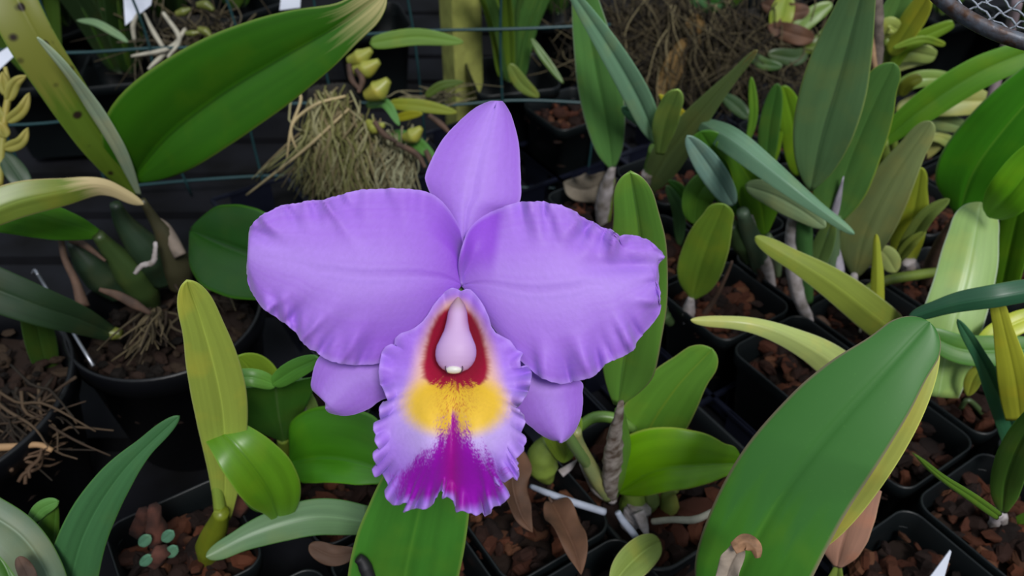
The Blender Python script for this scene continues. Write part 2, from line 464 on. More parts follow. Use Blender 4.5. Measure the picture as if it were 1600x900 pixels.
def tray(name, i0, i1, j0, j1, label):
    c = cell(i0, j0) - E1 * PITCHG / 2 - E2 * PITCHG / 2
    nx, ny = i1 - i0 + 1, j1 - j0 + 1
    t = empty(name, (c.x, c.y, 0), label, 'plant tray', 'black cell trays')
    H_ = .035; b = MB()
    for k in range(nx + 1):
        p = c + E1 * (k * PITCHG) + E2 * (ny * PITCHG / 2); b.box((p.x, p.y, H_ - .0015), (.0035, ny * PITCHG, .003), ANG)
        for q in range(ny):
            pp = c + E1 * (k * PITCHG) + E2 * ((q + .5) * PITCHG)
            b.box((pp.x, pp.y, H_ / 2), (.0012, PITCHG * .55, H_), ANG)
    for k in range(ny + 1):
        p = c + E2 * (k * PITCHG) + E1 * (nx * PITCHG / 2); b.box((p.x, p.y, H_ - .0015), (nx * PITCHG, .0035, .003), ANG)
        for q in range(nx):
            pp = c + E2 * (k * PITCHG) + E1 * ((q + .5) * PITCHG)
            b.box((pp.x, pp.y, H_ / 2), (PITCHG * .55, .0012, H_), ANG)
    b.build('cell_walls', M_tray, t, smooth=False)
    b = MB()
    for i in range(nx):
        for j in range(ny):
            p = c + E1 * ((i + .5) * PITCHG) + E2 * ((j + .5) * PITCHG)
            b.box((p.x, p.y, .002), (PITCHG * .98, .012, .0025), ANG); b.box((p.x, p.y, .002), (.012, PITCHG * .98, .0024), ANG)
            for sx in (-1, 1):
                q = p + E1 * (sx * PITCHG * .25); b.box((q.x, q.y, .002), (.004, PITCHG * .98, .0022), ANG)
    b.build('tray_floor', M_tray, t, smooth=False)
    return t
tray('carrying_tray', -3, 0, -8, -5, 'empty black cell tray behind the purple flower, its dividers showing')
tray('carrying_tray', -3, 0, -4, 0, 'black cell tray with bare cells between round bright leaf and large right leaf')
tray('carrying_tray', 1, 4, -4, -1, 'black cell tray under the crowded strap-leaved pots on the right')
tray('carrying_tray', 1, 4, -8, -5, 'black cell tray under the far pots below the wire basket')

# ================================================================== the purple flower and the plant that carries it
orchid = potted(-2, -2, 'flowering_orchid', 'orchid plant bearing the one large purple flower with yellow and crimson throat', 'orchid', big=True)
RO = top_of(960, 800)

def fnoise(x, y, s, seed):
    """smooth value noise"""
    rs = np.random.RandomState(seed); T = rs.rand(64, 64)
    x = np.asarray(x) * s; y = np.asarray(y) * s
    xi = np.floor(x).astype(int); yi = np.floor(y).astype(int); fx = x - xi; fy = y - yi
    fx = fx * fx * (3 - 2 * fx); fy = fy * fy * (3 - 2 * fy)
    g = lambda a, b_: T[a % 64, b_ % 64]
    return (g(xi, yi) * (1 - fx) + g(xi + 1, yi) * fx) * (1 - fy) + (g(xi, yi + 1) * (1 - fx) + g(xi + 1, yi + 1) * fx) * fy
def lin(c): return np.array([s2l(v) for v in c])
def smooth(a, lo, hi):
    t = np.clip((a - lo) / (hi - lo), 0, 1); return t * t * (3 - 2 * t)
def mixc(A, B, f): return A * (1 - f[..., None]) + np.asarray(B) * f[..., None]

M_petal = vcolmat('petal_skin', rough=.5, spec=.28, sheen=.25, trans=.22, bump=.12, bscale=700)
M_lip = vcolmat('lip_skin', rough=.5, spec=.25, sheen=.15, trans=.15, bump=.15, bscale=700)
M_column = vcolmat('column_skin', rough=.5, spec=.3, trans=.1)

# the ovary and stalk behind the petals: the flower hangs on it
flower = tube('flower', [PL(925, 735, RO, 0), P(893, 690, .42), P(815, 560, .335), P(745, 480, .308), P(722, 448, .296)],
              [.0032, .003, .0028, .0035, .0045], leafmat(C(120, 150, 84)), orchid, n=30)
flower['label'] = 'large lilac flower with frilled yellow and magenta lip'

def petal(name, eA, eB, depthf, colf, nr=110, ns=70, label=None, jit=.8, seed=0, edge_jit=True):
    """blade between two edge lines that share base and tip; depthf and colf take picture x, y, along t, across s (-1..1)"""
    A = resample(spline(eA, 400), nr); B_ = resample(spline(eB, 400), nr)
    rs = np.random.RandomState(seed)
    if edge_jit:
        for E_ in (A, B_):
            k = np.clip(np.linspace(0, 1, nr) * 6 - 1.5, 0, 1)
            E_ += (rs.rand(nr, 2) - .5) * 2 * jit * k[:, None]
    s = np.linspace(0, 1, ns); s = .5 - .5 * np.cos(s * PI * .98 + .01 * PI); s = (s - s[0]) / (s[-1] - s[0])
    X = A[:, None, :] * (1 - s)[None, :, None] + B_[:, None, :] * s[None, :, None]
    t = np.linspace(0, 1, nr)[:, None] * np.ones((1, ns)); ss = (s * 2 - 1)[None, :] * np.ones((nr, 1))
    D = depthf(X[..., 0], X[..., 1], t, ss); K = colf(X[..., 0], X[..., 1], t, ss)
    V = [P(X[i, j, 0], X[i, j, 1], D[i, j]) for i in range(nr) for j in range(ns)]
    F = [(i * ns + j, i * ns + j + 1, (i + 1) * ns + j + 1, (i + 1) * ns + j) for i in range(nr - 1) for j in range(ns - 1)]
    K = np.concatenate([K.reshape(-1, 3), np.ones((nr * ns, 1))], 1)
    o = mk(name, V, F, M_petal, flower, vcol=K, label=label)
    m = o.modifiers.new('thickness', 'SOLIDIFY'); m.thickness = .0005; m.offset = 1
    return o
LIL = lin((182, 134, 238)); VIO = lin((166, 98, 228)); PAL = lin((200, 164, 248)); RIB = lin((150, 104, 214))
def ridge(x, y, x0, y0, x1, y1, wd, amp):
    """a crease starting at the frilled edge x0, y0 and dying out towards x1, y1"""
    dx, dy = x1 - x0, y1 - y0; L_ = math.hypot(dx, dy); f = ((x - x0) * dx + (y - y0) * dy) / L_ ** 2; q = ((x - x0) * dy - (y - y0) * dx) / L_
    return amp * np.exp(-(q / (wd * (.6 + .8 * np.clip(f, 0, 1)))) ** 2) * np.exp(-np.clip(f, 0, 9) ** 2 * 2) * (f > -.4)

def petal_col(bx, by, deep):
    def f(x, y, t, s):
        n_ = fnoise(t * 6 + 3, s * 40 + 60, 1.0, 5); n2 = fnoise(x, y, .02, 8); n3 = fnoise(x, y, .6, 9)
        K = mixc(np.ones(x.shape + (3,)) * LIL, VIO, .28 * n_ + .25 * n2)
        K = mixc(K, PAL, .55 * np.exp(-(s / .45) ** 2) * smooth(t, .05, .35))
        K = mixc(K, RIB, .55 * np.exp(-(s / .012) ** 2) * (1 - smooth(t, .6, .85)))
        K = mixc(K, RIB, .25 * (np.exp(-((np.abs(s) - .07) / .012) ** 2)) * (1 - smooth(t, .5, .75)))
        v_ = fnoise(s * 34 + 70, t * 2.5 + 9, 1.0, 15); K = mixc(K, VIO, .14 * smooth(v_, .55, .95))
        K = mixc(K, lin((150, 72, 220)), deep(x, y, t, s))
        K = mixc(K, PAL, .5 * smooth(np.abs(s), .93, 1.0))
        return K * (0.965 + .07 * n3)[..., None]
    return f

# left petal -----------------------------------------------------------------
topL = [(722, 445), (726, 408), (724, 380), (718, 355), (700, 325), (680, 306), (655, 297), (620, 294), (590, 295), (560, 297), (540, 302), (515, 309), (500, 313), (483, 313), (465, 317), (440, 321), (422, 329), (405, 339), (393, 352), (389, 364), (391, 382), (389, 396)]
botL = [(722, 445), (700, 475), (670, 510), (640, 545), (612, 562), (585, 569), (560, 571), (530, 568), (508, 560), (494, 550), (483, 545), (470, 532), (462, 519), (446, 506), (430, 495), (413, 484), (400, 468), (390, 450), (386, 430), (386, 412), (389, 396)]
def dL(x, y, t, s):
    e = np.abs(s)
    d = .2915 + .0015 * np.sin(t * PI) - .010 * np.sin(t * PI * .9) + .006 * t
    d += .0065 * (e ** 2.2) * np.sin(np.clip(t * 1.25, 0, 1) * PI * .75)   # edges fall back
    d += np.where(s < 0, .007 * smooth(-s, .5, 1) * (1 - smooth(t, .12, .4)), 0)
    d += .0019 * smooth(e, .5, 1.) * (.4 + .6 * np.sin(t * 9 + s)) * np.sin(t * 46 + s * 4 + 2 * np.sin(t * 17)) * smooth(t, .25, .45)
    d += .0008 * smooth(e, .5, 1.) * np.sin(t * 97 + 1 + s * 3) * smooth(t, .3, .5)
    d += .0003 * np.exp(-(s / .04) ** 2) * (1 - smooth(t, .6, .9))
    for a_ in ((505, 311, 548, 372, 7, -.0022), (484, 313, 502, 350, 6, .0016), (528, 305, 560, 350, 8, .0016), (445, 322, 470, 360, 7, .0018), (408, 340, 440, 372, 8, -.0016), (470, 532, 520, 478, 8, -.0022),
               (445, 506, 492, 462, 8, .002), (415, 486, 462, 450, 8, -.0018), (498, 552, 545, 490, 8, .002), (530, 568, 570, 505, 9, -.0018), (560, 571, 590, 515, 8, .0014), (600, 296, 612, 350, 10, .0014), (392, 360, 450, 384, 10, .002)):
        d += 1.6 * ridge(x, y, *a_)
    d += .003 * np.where(s > 0, smooth(s, .1, .8), 0) * np.exp(-((t - .35) / .18) ** 2)
    return d
petal('petal', topL, botL, dL, petal_col(722, 445, lambda x, y, t, s: .85 * np.exp(-(((x - 715) / 85) ** 2 + ((y - 390) / 90) ** 2)) + .35 * np.exp(-(((x - 600) / 70) ** 2 + ((y - 530) / 40) ** 2))), seed=3)
# right petal ----------------------------------------------------------------
topR = [(722, 445), (718, 415), (722, 388), (730, 362), (745, 345), (765, 333), (785, 325), (805, 317), (830, 315), (852, 316), (878, 322), (900, 333), (918, 343), (933, 350), (945, 357), (958, 361), (966, 369), (980, 367), (1000, 372), (1016, 379), (1028, 390), (1037, 402)]
botR = [(722, 445), (745, 472), (775, 515), (800, 548), (822, 570), (840, 585), (858, 595), (878, 600), (892, 597), (906, 593), (925, 588), (942, 574), (950, 567), (972, 556), (990, 545), (992, 535), (1004, 522), (1018, 505), (1030, 488), (1032, 465), (1027, 445), (1028, 425), (1026, 413), (1037, 402)]
def dR(x, y, t, s):
    e = np.abs(s)
    d = .2925 - .010 * np.sin(t * PI * .9) + .004 * t
    d += .005 * (e ** 2.2) * np.sin(np.clip(t * 1.25, 0, 1) * PI * .75)
    # the basal lobe on top folds forward, then away
    d += -.006 * np.where(s < 0, smooth(-s, .45, 1), 0) * np.exp(-((t - .13) / .10) ** 2) + .004 * np.where(s < 0, smooth(-s, .4, 1), 0) * np.exp(-((t - .32) / .10) ** 2)
    d += .0026 * smooth(e, .45, 1.) * np.sin(t * 40 + 1 + 2.2 * np.sin(t * 13) + s * 2) * smooth(t, .25, .45)
    d += .0010 * smooth(e, .5, 1.) * np.sin(t * 88 + 2) * smooth(t, .3, .5)
    d += .0003 * np.exp(-(s / .04) ** 2) * (1 - smooth(t, .6, .9))
    for a_ in ((926, 346, 892, 392, 9, .0034), (908, 336, 880, 372, 8, -.0022), (962, 364, 952, 410, 6, -.0034), (948, 356, 930, 400, 7, .0026), (986, 368, 968, 402, 9, .0018), (860, 318, 852, 362, 7, -.0018), (836, 315, 832, 360, 6, .0018),
               (988, 545, 962, 492, 6, -.003), (1002, 524, 975, 488, 8, .002), (960, 566, 935, 512, 7, .0022), (925, 588, 900, 530, 8, -.002), (892, 598, 876, 540, 8, .002), (850, 590, 842, 535, 8, -.0016), (1030, 470, 985, 468, 8, -.0018), (1030, 440, 990, 446, 7, .0018)):
        d += 1.6 * ridge(x, y, *a_)
    d += .004 * np.exp(-(((x - 985) / 60) ** 2 + ((y - 415) / 14) ** 2))
    return d
petal('petal', topR, botR, dR, petal_col(722, 445, lambda x, y, t, s: .85 * smooth(-(x - 775) - .15 * (y - 380), -12, 6) * smooth(-(y - 445), -10, 60) + .2 * np.exp(-(((x - 1000) / 60) ** 2 + ((y - 420) / 14) ** 2))), seed=4)
# dorsal sepal ---------------------------------------------------------------
eA = [(722, 448), (704, 370), (682, 320), (668, 290), (666, 272), (680, 240), (693, 218), (710, 199), (735, 176), (755, 164), (772, 159), (776, 163)]
eB = [(722, 448), (745, 380), (775, 335), (805, 322), (813, 308), (813, 285), (812, 258), (810, 228), (805, 205), (797, 180), (787, 163), (782, 159), (776, 163)]
petal('dorsal_sepal', eA, eB, lambda x, y, t, s: .301 - .006 * np.sin(t * PI) + .004 * s * s + .006 * t + .0008 * np.exp(-(s / .08) ** 2),
      lambda x, y, t, s: petal_col(0, 0, lambda *a: .1 + 0 * a[0])(x, y, t, s), nr=70, ns=40, seed=5, jit=.2)
# lateral sepals -------------------------------------------------------------
eA = [(715, 500), (640, 530), (560, 553), (515, 552), (500, 556), (492, 570), (487, 590), (486, 605), (491, 613), (503, 622), (508, 630), (508, 638)]
eB = [(715, 500), (690, 560), (650, 605), (597, 625), (580, 637), (560, 646), (540, 650), (524, 648), (512, 644), (508, 638)]
petal('lateral_sepal', eA, eB, lambda x, y, t, s: .303 - .004 * np.sin(t * PI) + .004 * s * s + .004 * t,
      petal_col(0, 0, lambda *a: 0 * a[0]), nr=70, ns=40, seed=6, jit=.2)
eA = [(730, 500), (800, 545), (850, 580), (905, 595), (909, 612), (909, 635), (905, 655), (897, 672), (886, 685), (876, 691)]
eB = [(730, 500), (770, 570), (800, 630), (818, 655), (832, 667), (846, 678), (862, 686), (870, 687), (876, 691)]
petal('lateral_sepal', eA, eB, lambda x, y, t, s: .305 - .004 * np.sin(t * PI) + .004 * s * s - .002 * t,
      petal_col(0, 0, lambda *a: 0 * a[0] + .12), nr=70, ns=40, seed=7, jit=.2)

# lip: a funnel round the column opening into a frilled apron ------------------
LO = [(721, 455), (714, 451), (706, 449), (697, 454), (686, 465), (676, 478), (667, 493), (659, 503), (648, 512), (640, 516), (626, 521), (618, 528), (617, 539), (611, 538), (603, 541), (597, 549), (594, 562), (592, 580), (594, 600), (600, 612), (606, 625), (599, 629), (593, 638), (592, 648), (595, 658), (585, 662), (583, 672), (588, 680), (586, 690), (592, 702), (584, 708), (583, 717), (588, 726), (582, 733), (585, 745), (598, 739), (604, 750), (607, 762), (602, 768), (604, 780), (612, 788), (624, 790), (634, 784), (636, 790), (631, 802), (640, 795), (650, 794), (662, 796), (672, 790), (680, 782), (684, 772), (693, 763),
      (692, 771), (690, 779), (699, 775), (706, 779), (710, 790), (715, 801), (722, 797), (730, 802), (738, 801), (744, 806), (752, 800), (758, 807), (768, 802), (769, 792), (780, 790), (790, 784), (795, 775), (791, 765), (778, 758), (768, 751), (772, 745), (777, 747), (790, 753), (800, 745), (806, 751), (812, 743), (811, 735), (806, 730), (810, 722), (806, 716), (817, 706), (818, 697), (823, 690), (819, 682), (812, 680), (816, 672), (821, 660), (819, 648), (812, 642), (803, 639), (812, 632), (822, 620), (827, 606), (831, 590), (831, 577), (823, 570), (813, 573), (812, 563), (818, 553), (806, 545), (797, 532), (786, 526), (775, 520), (768, 510), (764, 495), (758, 482), (750, 468), (742, 458), (735, 452), (728, 451), (721, 455)]
NA, NR = 420, 90
Oln = resample(np.array(LO, dtype=float), NA + 1)[:-1]
cx, cy = 714., 600.
rr = np.linspace(0, 1, NR) ** .85
def circ(A, k):
    out = A.copy()
    for _ in range(k): out = (np.roll(out, 1, 0) + out * 2 + np.roll(out, -1, 0)) / 4
    return out
Osm = circ(Oln, 260); wgt = smooth(rr, .70, 1.0)[:, None]
OX = Osm[None, :, 0] * (1 - wgt) + Oln[None, :, 0] * wgt; OY = Osm[None, :, 1] * (1 - wgt) + Oln[None, :, 1] * wgt
X = cx + (OX - cx) * rr[:, None]; Y = cy + (OY - cy) * rr[:, None]
Rr = rr[:, None] * np.ones((1, NA)); th = np.arctan2(Y - cy, X - cx); th[0] = th[1]
# keep the upper notch closed
hx = (X - 712) / 47.; hy = (Y - (535 + 0)) / 62.
hole = np.exp(-np.clip(hx ** 2 + hy ** 2, 0, 9) ** 1.3)
ai = np.arange(NA)[None, :] / NA
D = .2845 - .010 * smooth(Y, 560, 680) + .0085 * smooth(Y, 700, 810)
D += .011 * hole
D += .0035 * smooth(-Y, -500, -452)
D += .005 * smooth(np.abs(X - 712), 40, 125) * (1 - smooth(Y, 720, 790) * .4)
D += .0022 * np.exp(-((X - 705) / 14) ** 2) * smooth(Y, 610, 660)
D -= .0022 * (np.exp(-((X - 675) / 26) ** 2) + np.exp(-((X - 742) / 26) ** 2)) * smooth(Y, 600, 650) * (1 - smooth(Y, 690, 760))
low = smooth(Y, 520, 600)
D += (.0030 * np.sin(ai * 2 * PI * 19 + 5 * np.sin(ai * 31) + 3 * np.sin(ai * 13)) + .0014 * np.sin(ai * 2 * PI * 43 + 1)) * smooth(Rr, .80, 1.0) * (low * .9 + .15)
D += .0007 * np.sin(ai * 2 * PI * 21 + 4 * np.sin(ai * 31)) * smooth(Rr, .55, .9) * low
# pigment
n1 = fnoise(X, Y, .35, 21); n2 = fnoise(X, Y, .9, 22); n3 = fnoise(X, Y, .05, 23)
ra = np.arctan2(X - 712, Y - 560); ray_n = fnoise(ra * 22 + 60, np.hypot(X - 712, Y - 560) * .03, 1.0, 24)
K = mixc(np.ones(X.shape + (3,)) * lin((176, 128, 236)), lin((158, 96, 226)), .4 * n3 + .2 * ray_n)
K = mixc(K, lin((196, 160, 246)), .5 * smooth(Rr, .93, 1))
white = lin((222, 204, 246))
K = mixc(K, white, .75 * np.exp(-(((X - 712) / 95) ** 2 + ((Y - 655) / 75) ** 2) ** 1.6))
hw = np.interp(Y, [455, 470, 500, 540, 580, 620, 700], [2, 18, 40, 57, 66, 76, 74])
band = 1 - smooth(np.abs(X - 712) - hw, -16, 14)
K = mixc(K, lin((242, 192, 148)), .85 * band * (1 - smooth(Y, 600, 655)) * smooth(Y, 452, 480))
el = ((np.abs(X - 712) - 0) / (84 + 6 * n1)) ** 2 + ((Y - 634) / 52) ** 2
yel = 1 - smooth(el, .45, 1.25)
K = mixc(K, lin((240, 196, 40)), yel * .97)
in_r = 1 - smooth(np.abs(X - 712) - np.interp(Y, [470, 482, 495, 515, 545, 575, 592, 602, 610], [6, 16, 28, 39, 47, 51, 48, 40, 22]), -4 + 0 * X, 4 + 6 * ray_n)
cr_ = in_r * (1 - smooth(Y + 16 * (ray_n - .5) + 14 * (n2 - .5), 599, 611)) * smooth(Y, 474, 488)
K = mixc(K, lin((172, 16, 58)), np.clip(cr_, 0, 1))
K = mixc(K, lin((120, 6, 40)), np.clip(cr_, 0, 1) * hole * .35)
fl = smooth(n2, .62, .75) * np.exp(-((X - 712) / 26) ** 2) * smooth(Y, 596, 606) * (1 - smooth(Y, 640, 660))
K = mixc(K, lin((190, 60, 50)), fl * .8)
wdg = np.interp(Y, [640, 660, 690, 720, 745, 775, 790], [3, 10, 28, 60, 88, 92, 70])
edge = 14 + 10 * smooth(Y, 680, 740)
wd = 1 - smooth(np.abs(X - 709) - wdg + 30 * (n2 - .5) + 26 * (ray_n - .5), -edge, edge * .6)
wd = wd * smooth(Y, 636, 656) * (1 - smooth(Rr + .08 * (ray_n - .5), .90, .985))
K = mixc(K, lin((152, 6, 178)), np.clip(wd, 0, 1))
K = mixc(K, lin((164, 0, 140)), np.clip(wd, 0, 1) * np.exp(-((X - 706) / 16) ** 2) * .8)
K = K * (.97 + .06 * n1)[..., None]
V = [P(X[i, j], Y[i, j], D[i, j]) for i in range(NR) for j in range(NA)]
F = [(i * NA + j, (i + 1) * NA + j, (i + 1) * NA + (j + 1) % NA, i * NA + (j + 1) % NA) for i in range(NR - 1) for j in range(NA)]
lip = mk('lip', V, F, M_lip, flower, vcol=np.concatenate([K.reshape(-1, 3), np.ones((NR * NA, 1))], 1), label='frilled lip, yellow centred with crimson ring and magenta wedge')
m_ = lip.modifiers.new('thickness', 'SOLIDIFY'); m_.thickness = .0005; m_.offset = 1

# column: narrow neck swelling to a rounded hood with a white cap ---------------
ys = [464, 468, 476, 488, 502, 516, 530, 540, 548, 556, 564, 571, 577, 581, 583]
hwid = [1, 5, 11, 15, 17, 20, 26, 30.5, 32, 32, 30, 26, 20, 11, 1]
V = []; K_ = []; ns = 28
ys2 = np.linspace(464, 583, 60); hw2 = np.interp(ys2, ys, hwid)
for i, (y, h) in enumerate(zip(ys2, hw2)):
    xc = 716 - 5 * (y - 464) / 119
    dd = .2865 - .0035 * smooth(y, 464, 540)
    for k in range(ns):
        a = 2 * PI * k / ns
        x = xc + h * math.cos(a); d = dd - h / FPX * .29 * .62 * math.sin(a)
        V.append(P(x, y, d))
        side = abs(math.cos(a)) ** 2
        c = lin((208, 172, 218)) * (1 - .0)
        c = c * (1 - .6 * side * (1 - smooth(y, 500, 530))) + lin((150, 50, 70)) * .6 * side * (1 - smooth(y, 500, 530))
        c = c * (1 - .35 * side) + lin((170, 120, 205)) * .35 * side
        f_ = 1 - smooth(y, 464, 492); c = c * (1 - .7 * f_) + lin((150, 120, 96)) * .7 * f_
        K_.append(tuple(c) + (1,))
F = [(i * ns + k, i * ns + (k + 1) % ns, (i + 1) * ns + (k + 1) % ns, (i + 1) * ns + k) for i in range(59) for k in range(ns)]
col_o = mk('column', V, F, M_column, flower, vcol=K_, label='pale mauve column swelling to a rounded hood')
V = []; 
for i in range(13):
    f_ = PI * i / 12
    for k in range(20):
        a = 2 * PI * k / 20; x = 709 + 13 * math.cos(a) * math.sin(f_) * (1 - .08 * math.cos(f_)); y = 577.5 - 6.5 * math.cos(f_); d = .2805 - .0016 * math.sin(a) * math.sin(f_)
        V.append(P(x, y, d))
F = [(i * 20 + k, i * 20 + (k + 1) % 20, (i + 1) * 20 + (k + 1) % 20, (i + 1) * 20 + k) for i in range(12) for k in range(20)]
mk('anther_cap', V, F, plain('anther_cap_skin', C(226, 222, 214), .4, var=.05), flower, label='small white cap')
for x0, s_ in ((696.5, -1), (722.5, 1)):
    tube('hook', [P(x0, 572, .2790), P(x0 + .5 * s_, 576, .2788), P(x0 - 1.5 * s_, 581, .2788), P(x0 - 4 * s_, 584, .2792)], [.00018, .0002, .00018, .0001], plain('hook_dark', C(70, 30, 60), .5), flower, n=10, ns=6)

# the rest of the flowering orchid ---------------------------------------------
R = RO
leaf(orchid, [(966, 632), (975, 560), (995, 470), (1000, 380), (985, 268)], 52, leafmat(C(104, 156, 60), rim=C(130, 120, 90), rib=C(80, 118, 60)), R=R, lean=8, prof=(.32, .30), fold=(14, 22), roll=8,
     wl=[8, 24, 34, 44, 50, 52, 50, 44, 34, 1], wr=[5, 34, 52, 54, 50, 48, 44, 42, 34, 1])
stem('pseudobulb', orchid, [(955, 782), (964, 740), (970, 690), (968, 640)], [8, 17, 16, 7], leafmat(C(84, 124, 48)), R=R, lean=4)
stem('sheath', orchid, [(957, 785), (955, 745), (960, 690), (966, 650), (970, 628)], [8, 17, 18, 12, 5], plain('torn_brown_husk', C(104, 84, 70), .85, var=.4, scale=140, bump=.5, col2=C(158, 148, 142)), R=R, lean=12, lump=.3, flat=.6, label='papery grey-brown sheath')
leaf(orchid, [(992, 775), (1006, 690), (1052, 612), (1113, 545)], 50, leafmat(C(92, 140, 46), rim=C(150, 160, 80), rib=C(130, 150, 44)), R=top_of(990, 772), lean=-3, wl=[8, 26, 40, 50, 52, 50, 44, 32, 1], wr=[8, 20, 34, 46, 50, 48, 42, 30, 1], fold=(14, 8), roll=-6, wave=.01)
leaf(orchid, [(966, 768), (1020, 738), (1085, 728), (1158, 724)], 42, leafmat(C(112, 168, 10), rim=C(170, 190, 70), rib=C(90, 150, 10), trans=.35), depths=[dep(RO) - .02, dep(RO) - .06, dep(RO) - .05],
     wl=[4, 44, 60, 66, 66, 60, 48, 30, 1], wr=[4, 16, 26, 32, 34, 34, 28, 18, 1], fold=(28, 28), wave=0)
# green sheathed shoots at the foot
stem('pseudobulb', orchid, [(975, 822), (984, 800), (990, 778), (982, 762)], [10, 21, 20, 11], leafmat(C(120, 146, 60)), R=R, lean=10, label='fat green shoot with torn white husk')
stem('husk', orchid, [(978, 824), (992, 806), (1000, 790)], [12, 20, 19], M_husk, depths=[dep(RO) - .012, dep(RO) - .018], lump=.25, label='torn white husk')
stem('pseudobulb', orchid, [(1010, 800), (1018, 782), (1015, 765)], [8, 14, 9], leafmat(C(130, 150, 84)), R=R, lean=4)
stem('pseudobulb', orchid, [(1042, 806), (1046, 788), (1044, 770), (1056, 762)], [5, 16, 12, 8], leafmat(C(124, 140, 70)), R=R, lean=4)
stem('sheath', orchid, [(998, 800), (1006, 822), (1014, 846)], [10, 8, 1], M_husk, depths=[dep(RO) - .03, dep(RO) - .03], flat=.5, label='pointed dry husk')
stem('stem', orchid, [(950, 776), (935, 752), (918, 722), (903, 690), (900, 672)], [11, 13, 12, 10, 8], leafmat(C(136, 146, 96)), R=R, lean=10, label='pale green leaning stem')
stem('sheath', orchid, [(958, 782), (936, 762), (924, 738), (915, 718)], [8, 13, 13, 12], M_husk, depths=[dep(RO) - .013, dep(RO) - .035], lump=.1, label='silvery sheath round the leaning stem')
stem('pseudobulb', orchid, [(858, 752), (850, 735), (848, 712), (862, 688)], [8, 24, 24, 14], M_bulb, R=R, lean=-6, label='round yellow-green pseudobulb')
leaf(orchid, [(882, 722), (872, 700), (862, 680), (850, 655)], 14, leafmat(C(116, 140, 44)), R=R, lean=0, fold=30)
leaf(orchid, [(880, 722), (892, 700), (898, 672), (905, 650)], 12, leafmat(C(120, 150, 50)), R=R, lean=0, fold=20)
stem('dry_husk', orchid, [(876, 740), (890, 730), (902, 718)], [8, 6, 1], M_husk, depths=[dep(RO) - .02, dep(RO) - .02], flat=.4)
stem('aerial_root', orchid, [(830, 760), (860, 772), (900, 786), (945, 800)], [4, 5.5, 6, 6], M_whiteroot, depths=[.485, .475, .475, .48], label='thick white root')
stem('aerial_root', orchid, [(1000, 848), (985, 828), (972, 812), (965, 800)], [5, 6, 6, 5], M_whiteroot, depths=[.475, .47], label='short grey root')
stem('aerial_root', orchid, [(1020, 815), (1050, 812), (1085, 812), (1112, 800), (1135, 785)], [5, 5, 6, 5, 3], M_root, depths=[.48, .47, .47, .48])
leaf(orchid, [(1030, 846), (1005, 862), (980, 885), (955, 915)], 26, leafmat(C(134, 152, 74), rim=C(190, 190, 120)), depths=[.475, .44], prof=(.5, .45), fold=30, roll=10)
# curved green runner between the leaf bases
stem('stem', orchid, [(990, 672), (965, 655), (930, 652), (905, 668), (885, 690)], [8, 9, 9, 8, 6], leafmat(C(100, 136, 60)), R=R, lean=-16)

def dryleaf(label, pts, w, depths, mat=None, roll=20, **kw):
    t = empty('dry_leaf', P(*pts[0], depths[0]), label, 'fallen leaf', 'fallen dry leaves')
    leaf(t, pts, w, mat or M_drybrown, depths=depths, name='blade', roll=roll, fold=kw.pop('fold', 40), thick=.0006, wave=.3, prof=(.5, .8), **kw)
    stem('petiole', t, [pts[0], (pts[0][0] - (pts[1][0] - pts[0][0]) * .25, pts[0][1] - (pts[1][1] - pts[0][1]) * .25)], [3, 2], M_huskbrown, depths=[depths[0], depths[0]])
    return t
dryleaf('brown curled dry leaf hanging below the frilled lip edge', [(812, 700), (800, 750), (812, 800), (832, 832)], 22, [.47, .455, .45])
dryleaf('brown dry leaf pointing down beside the thick white root', [(862, 785), (880, 820), (898, 860), (908, 898)], 24, [.47, .445, .43])
dryleaf('grey-tan dry leaf lying on the bench behind the flower', [(955, 270), (930, 292), (905, 296), (880, 285)], 24, [.70, .72, .74], mat=plain('dry_leaf_tan', C(116, 106, 92), .8, var=.3, scale=60, bump=.4), fold=10)

# ================================================================== potted orchids on the right
def D_(p): return dep(p)
SQ = 'square pots of bark on the right'
# tall single strap behind the flower
t = potted(0, -5, 'potted_orchid', 'orchid with one tall two-toned leaf, right of the upright purple sepal')
R = top_of(942, 352)
leaf(t, [(957, 264), (950, 200), (932, 110), (905, -40)], 40, leafmat(C(96, 146, 76), rim=C(170, 190, 160), rib=C(44, 92, 30)), R=R, lean=10, wl=[3, 22, 30, 34, 35, 34, 30, 26, 20, 14], wr=[3, 18, 24, 30, 32, 33, 32, 28, 22, 16], fold=(26, 18), roll=-6)
stem('sheath', t, [(940, 352), (943, 318), (950, 285), (957, 260)], [9, 13, 11, 5], M_husk, R=R, lean=10, lump=.1)
stem('pseudobulb', t, [(948, 350), (950, 310), (955, 280)], [6, 9, 6], M_bulb, R=R, lean=9)

t = potted(0, -4, 'potted_orchid', 'orchid with long narrow blue-green leaf reaching the top edge and short lime leaf')
R = top_of(1008, 335)
leaf(t, [(1026, 222), (1000, 160), (955, 80), (885, -25)], 24, leafmat(C(122, 164, 130), rough=.3), R=R, lean=24, wl=[5, 16, 20, 21, 20, 19, 16, 12, 6], wr=[4, 16, 20, 21, 20, 18, 15, 11, 6], fold=(28, 20))
leaf(t, [(1020, 205), (1000, 185), (972, 167)], 11, M_blue, R=R, lean=22, fold=20, roll=20)
leaf(t, [(1030, 240), (1040, 190), (1060, 140)], 20, leafmat(C(154, 188, 96), trans=.25), R=R, lean=27, wl=[6, 12, 18, 20, 18, 1], wr=[8, 12, 18, 20, 16, 1], fold=10)
leaf(t, [(1012, 295), (1050, 235), (1110, 160), (1183, 78)], 26, leafmat(C(104, 122, 68), tip=C(150, 110, 60), tip_at=.93, rough=.55), R=R, lean=24, wl=[10, 22, 26, 24, 20, 14, 8, 1], wr=[10, 24, 28, 26, 20, 14, 8, 1], fold=14, roll=14)
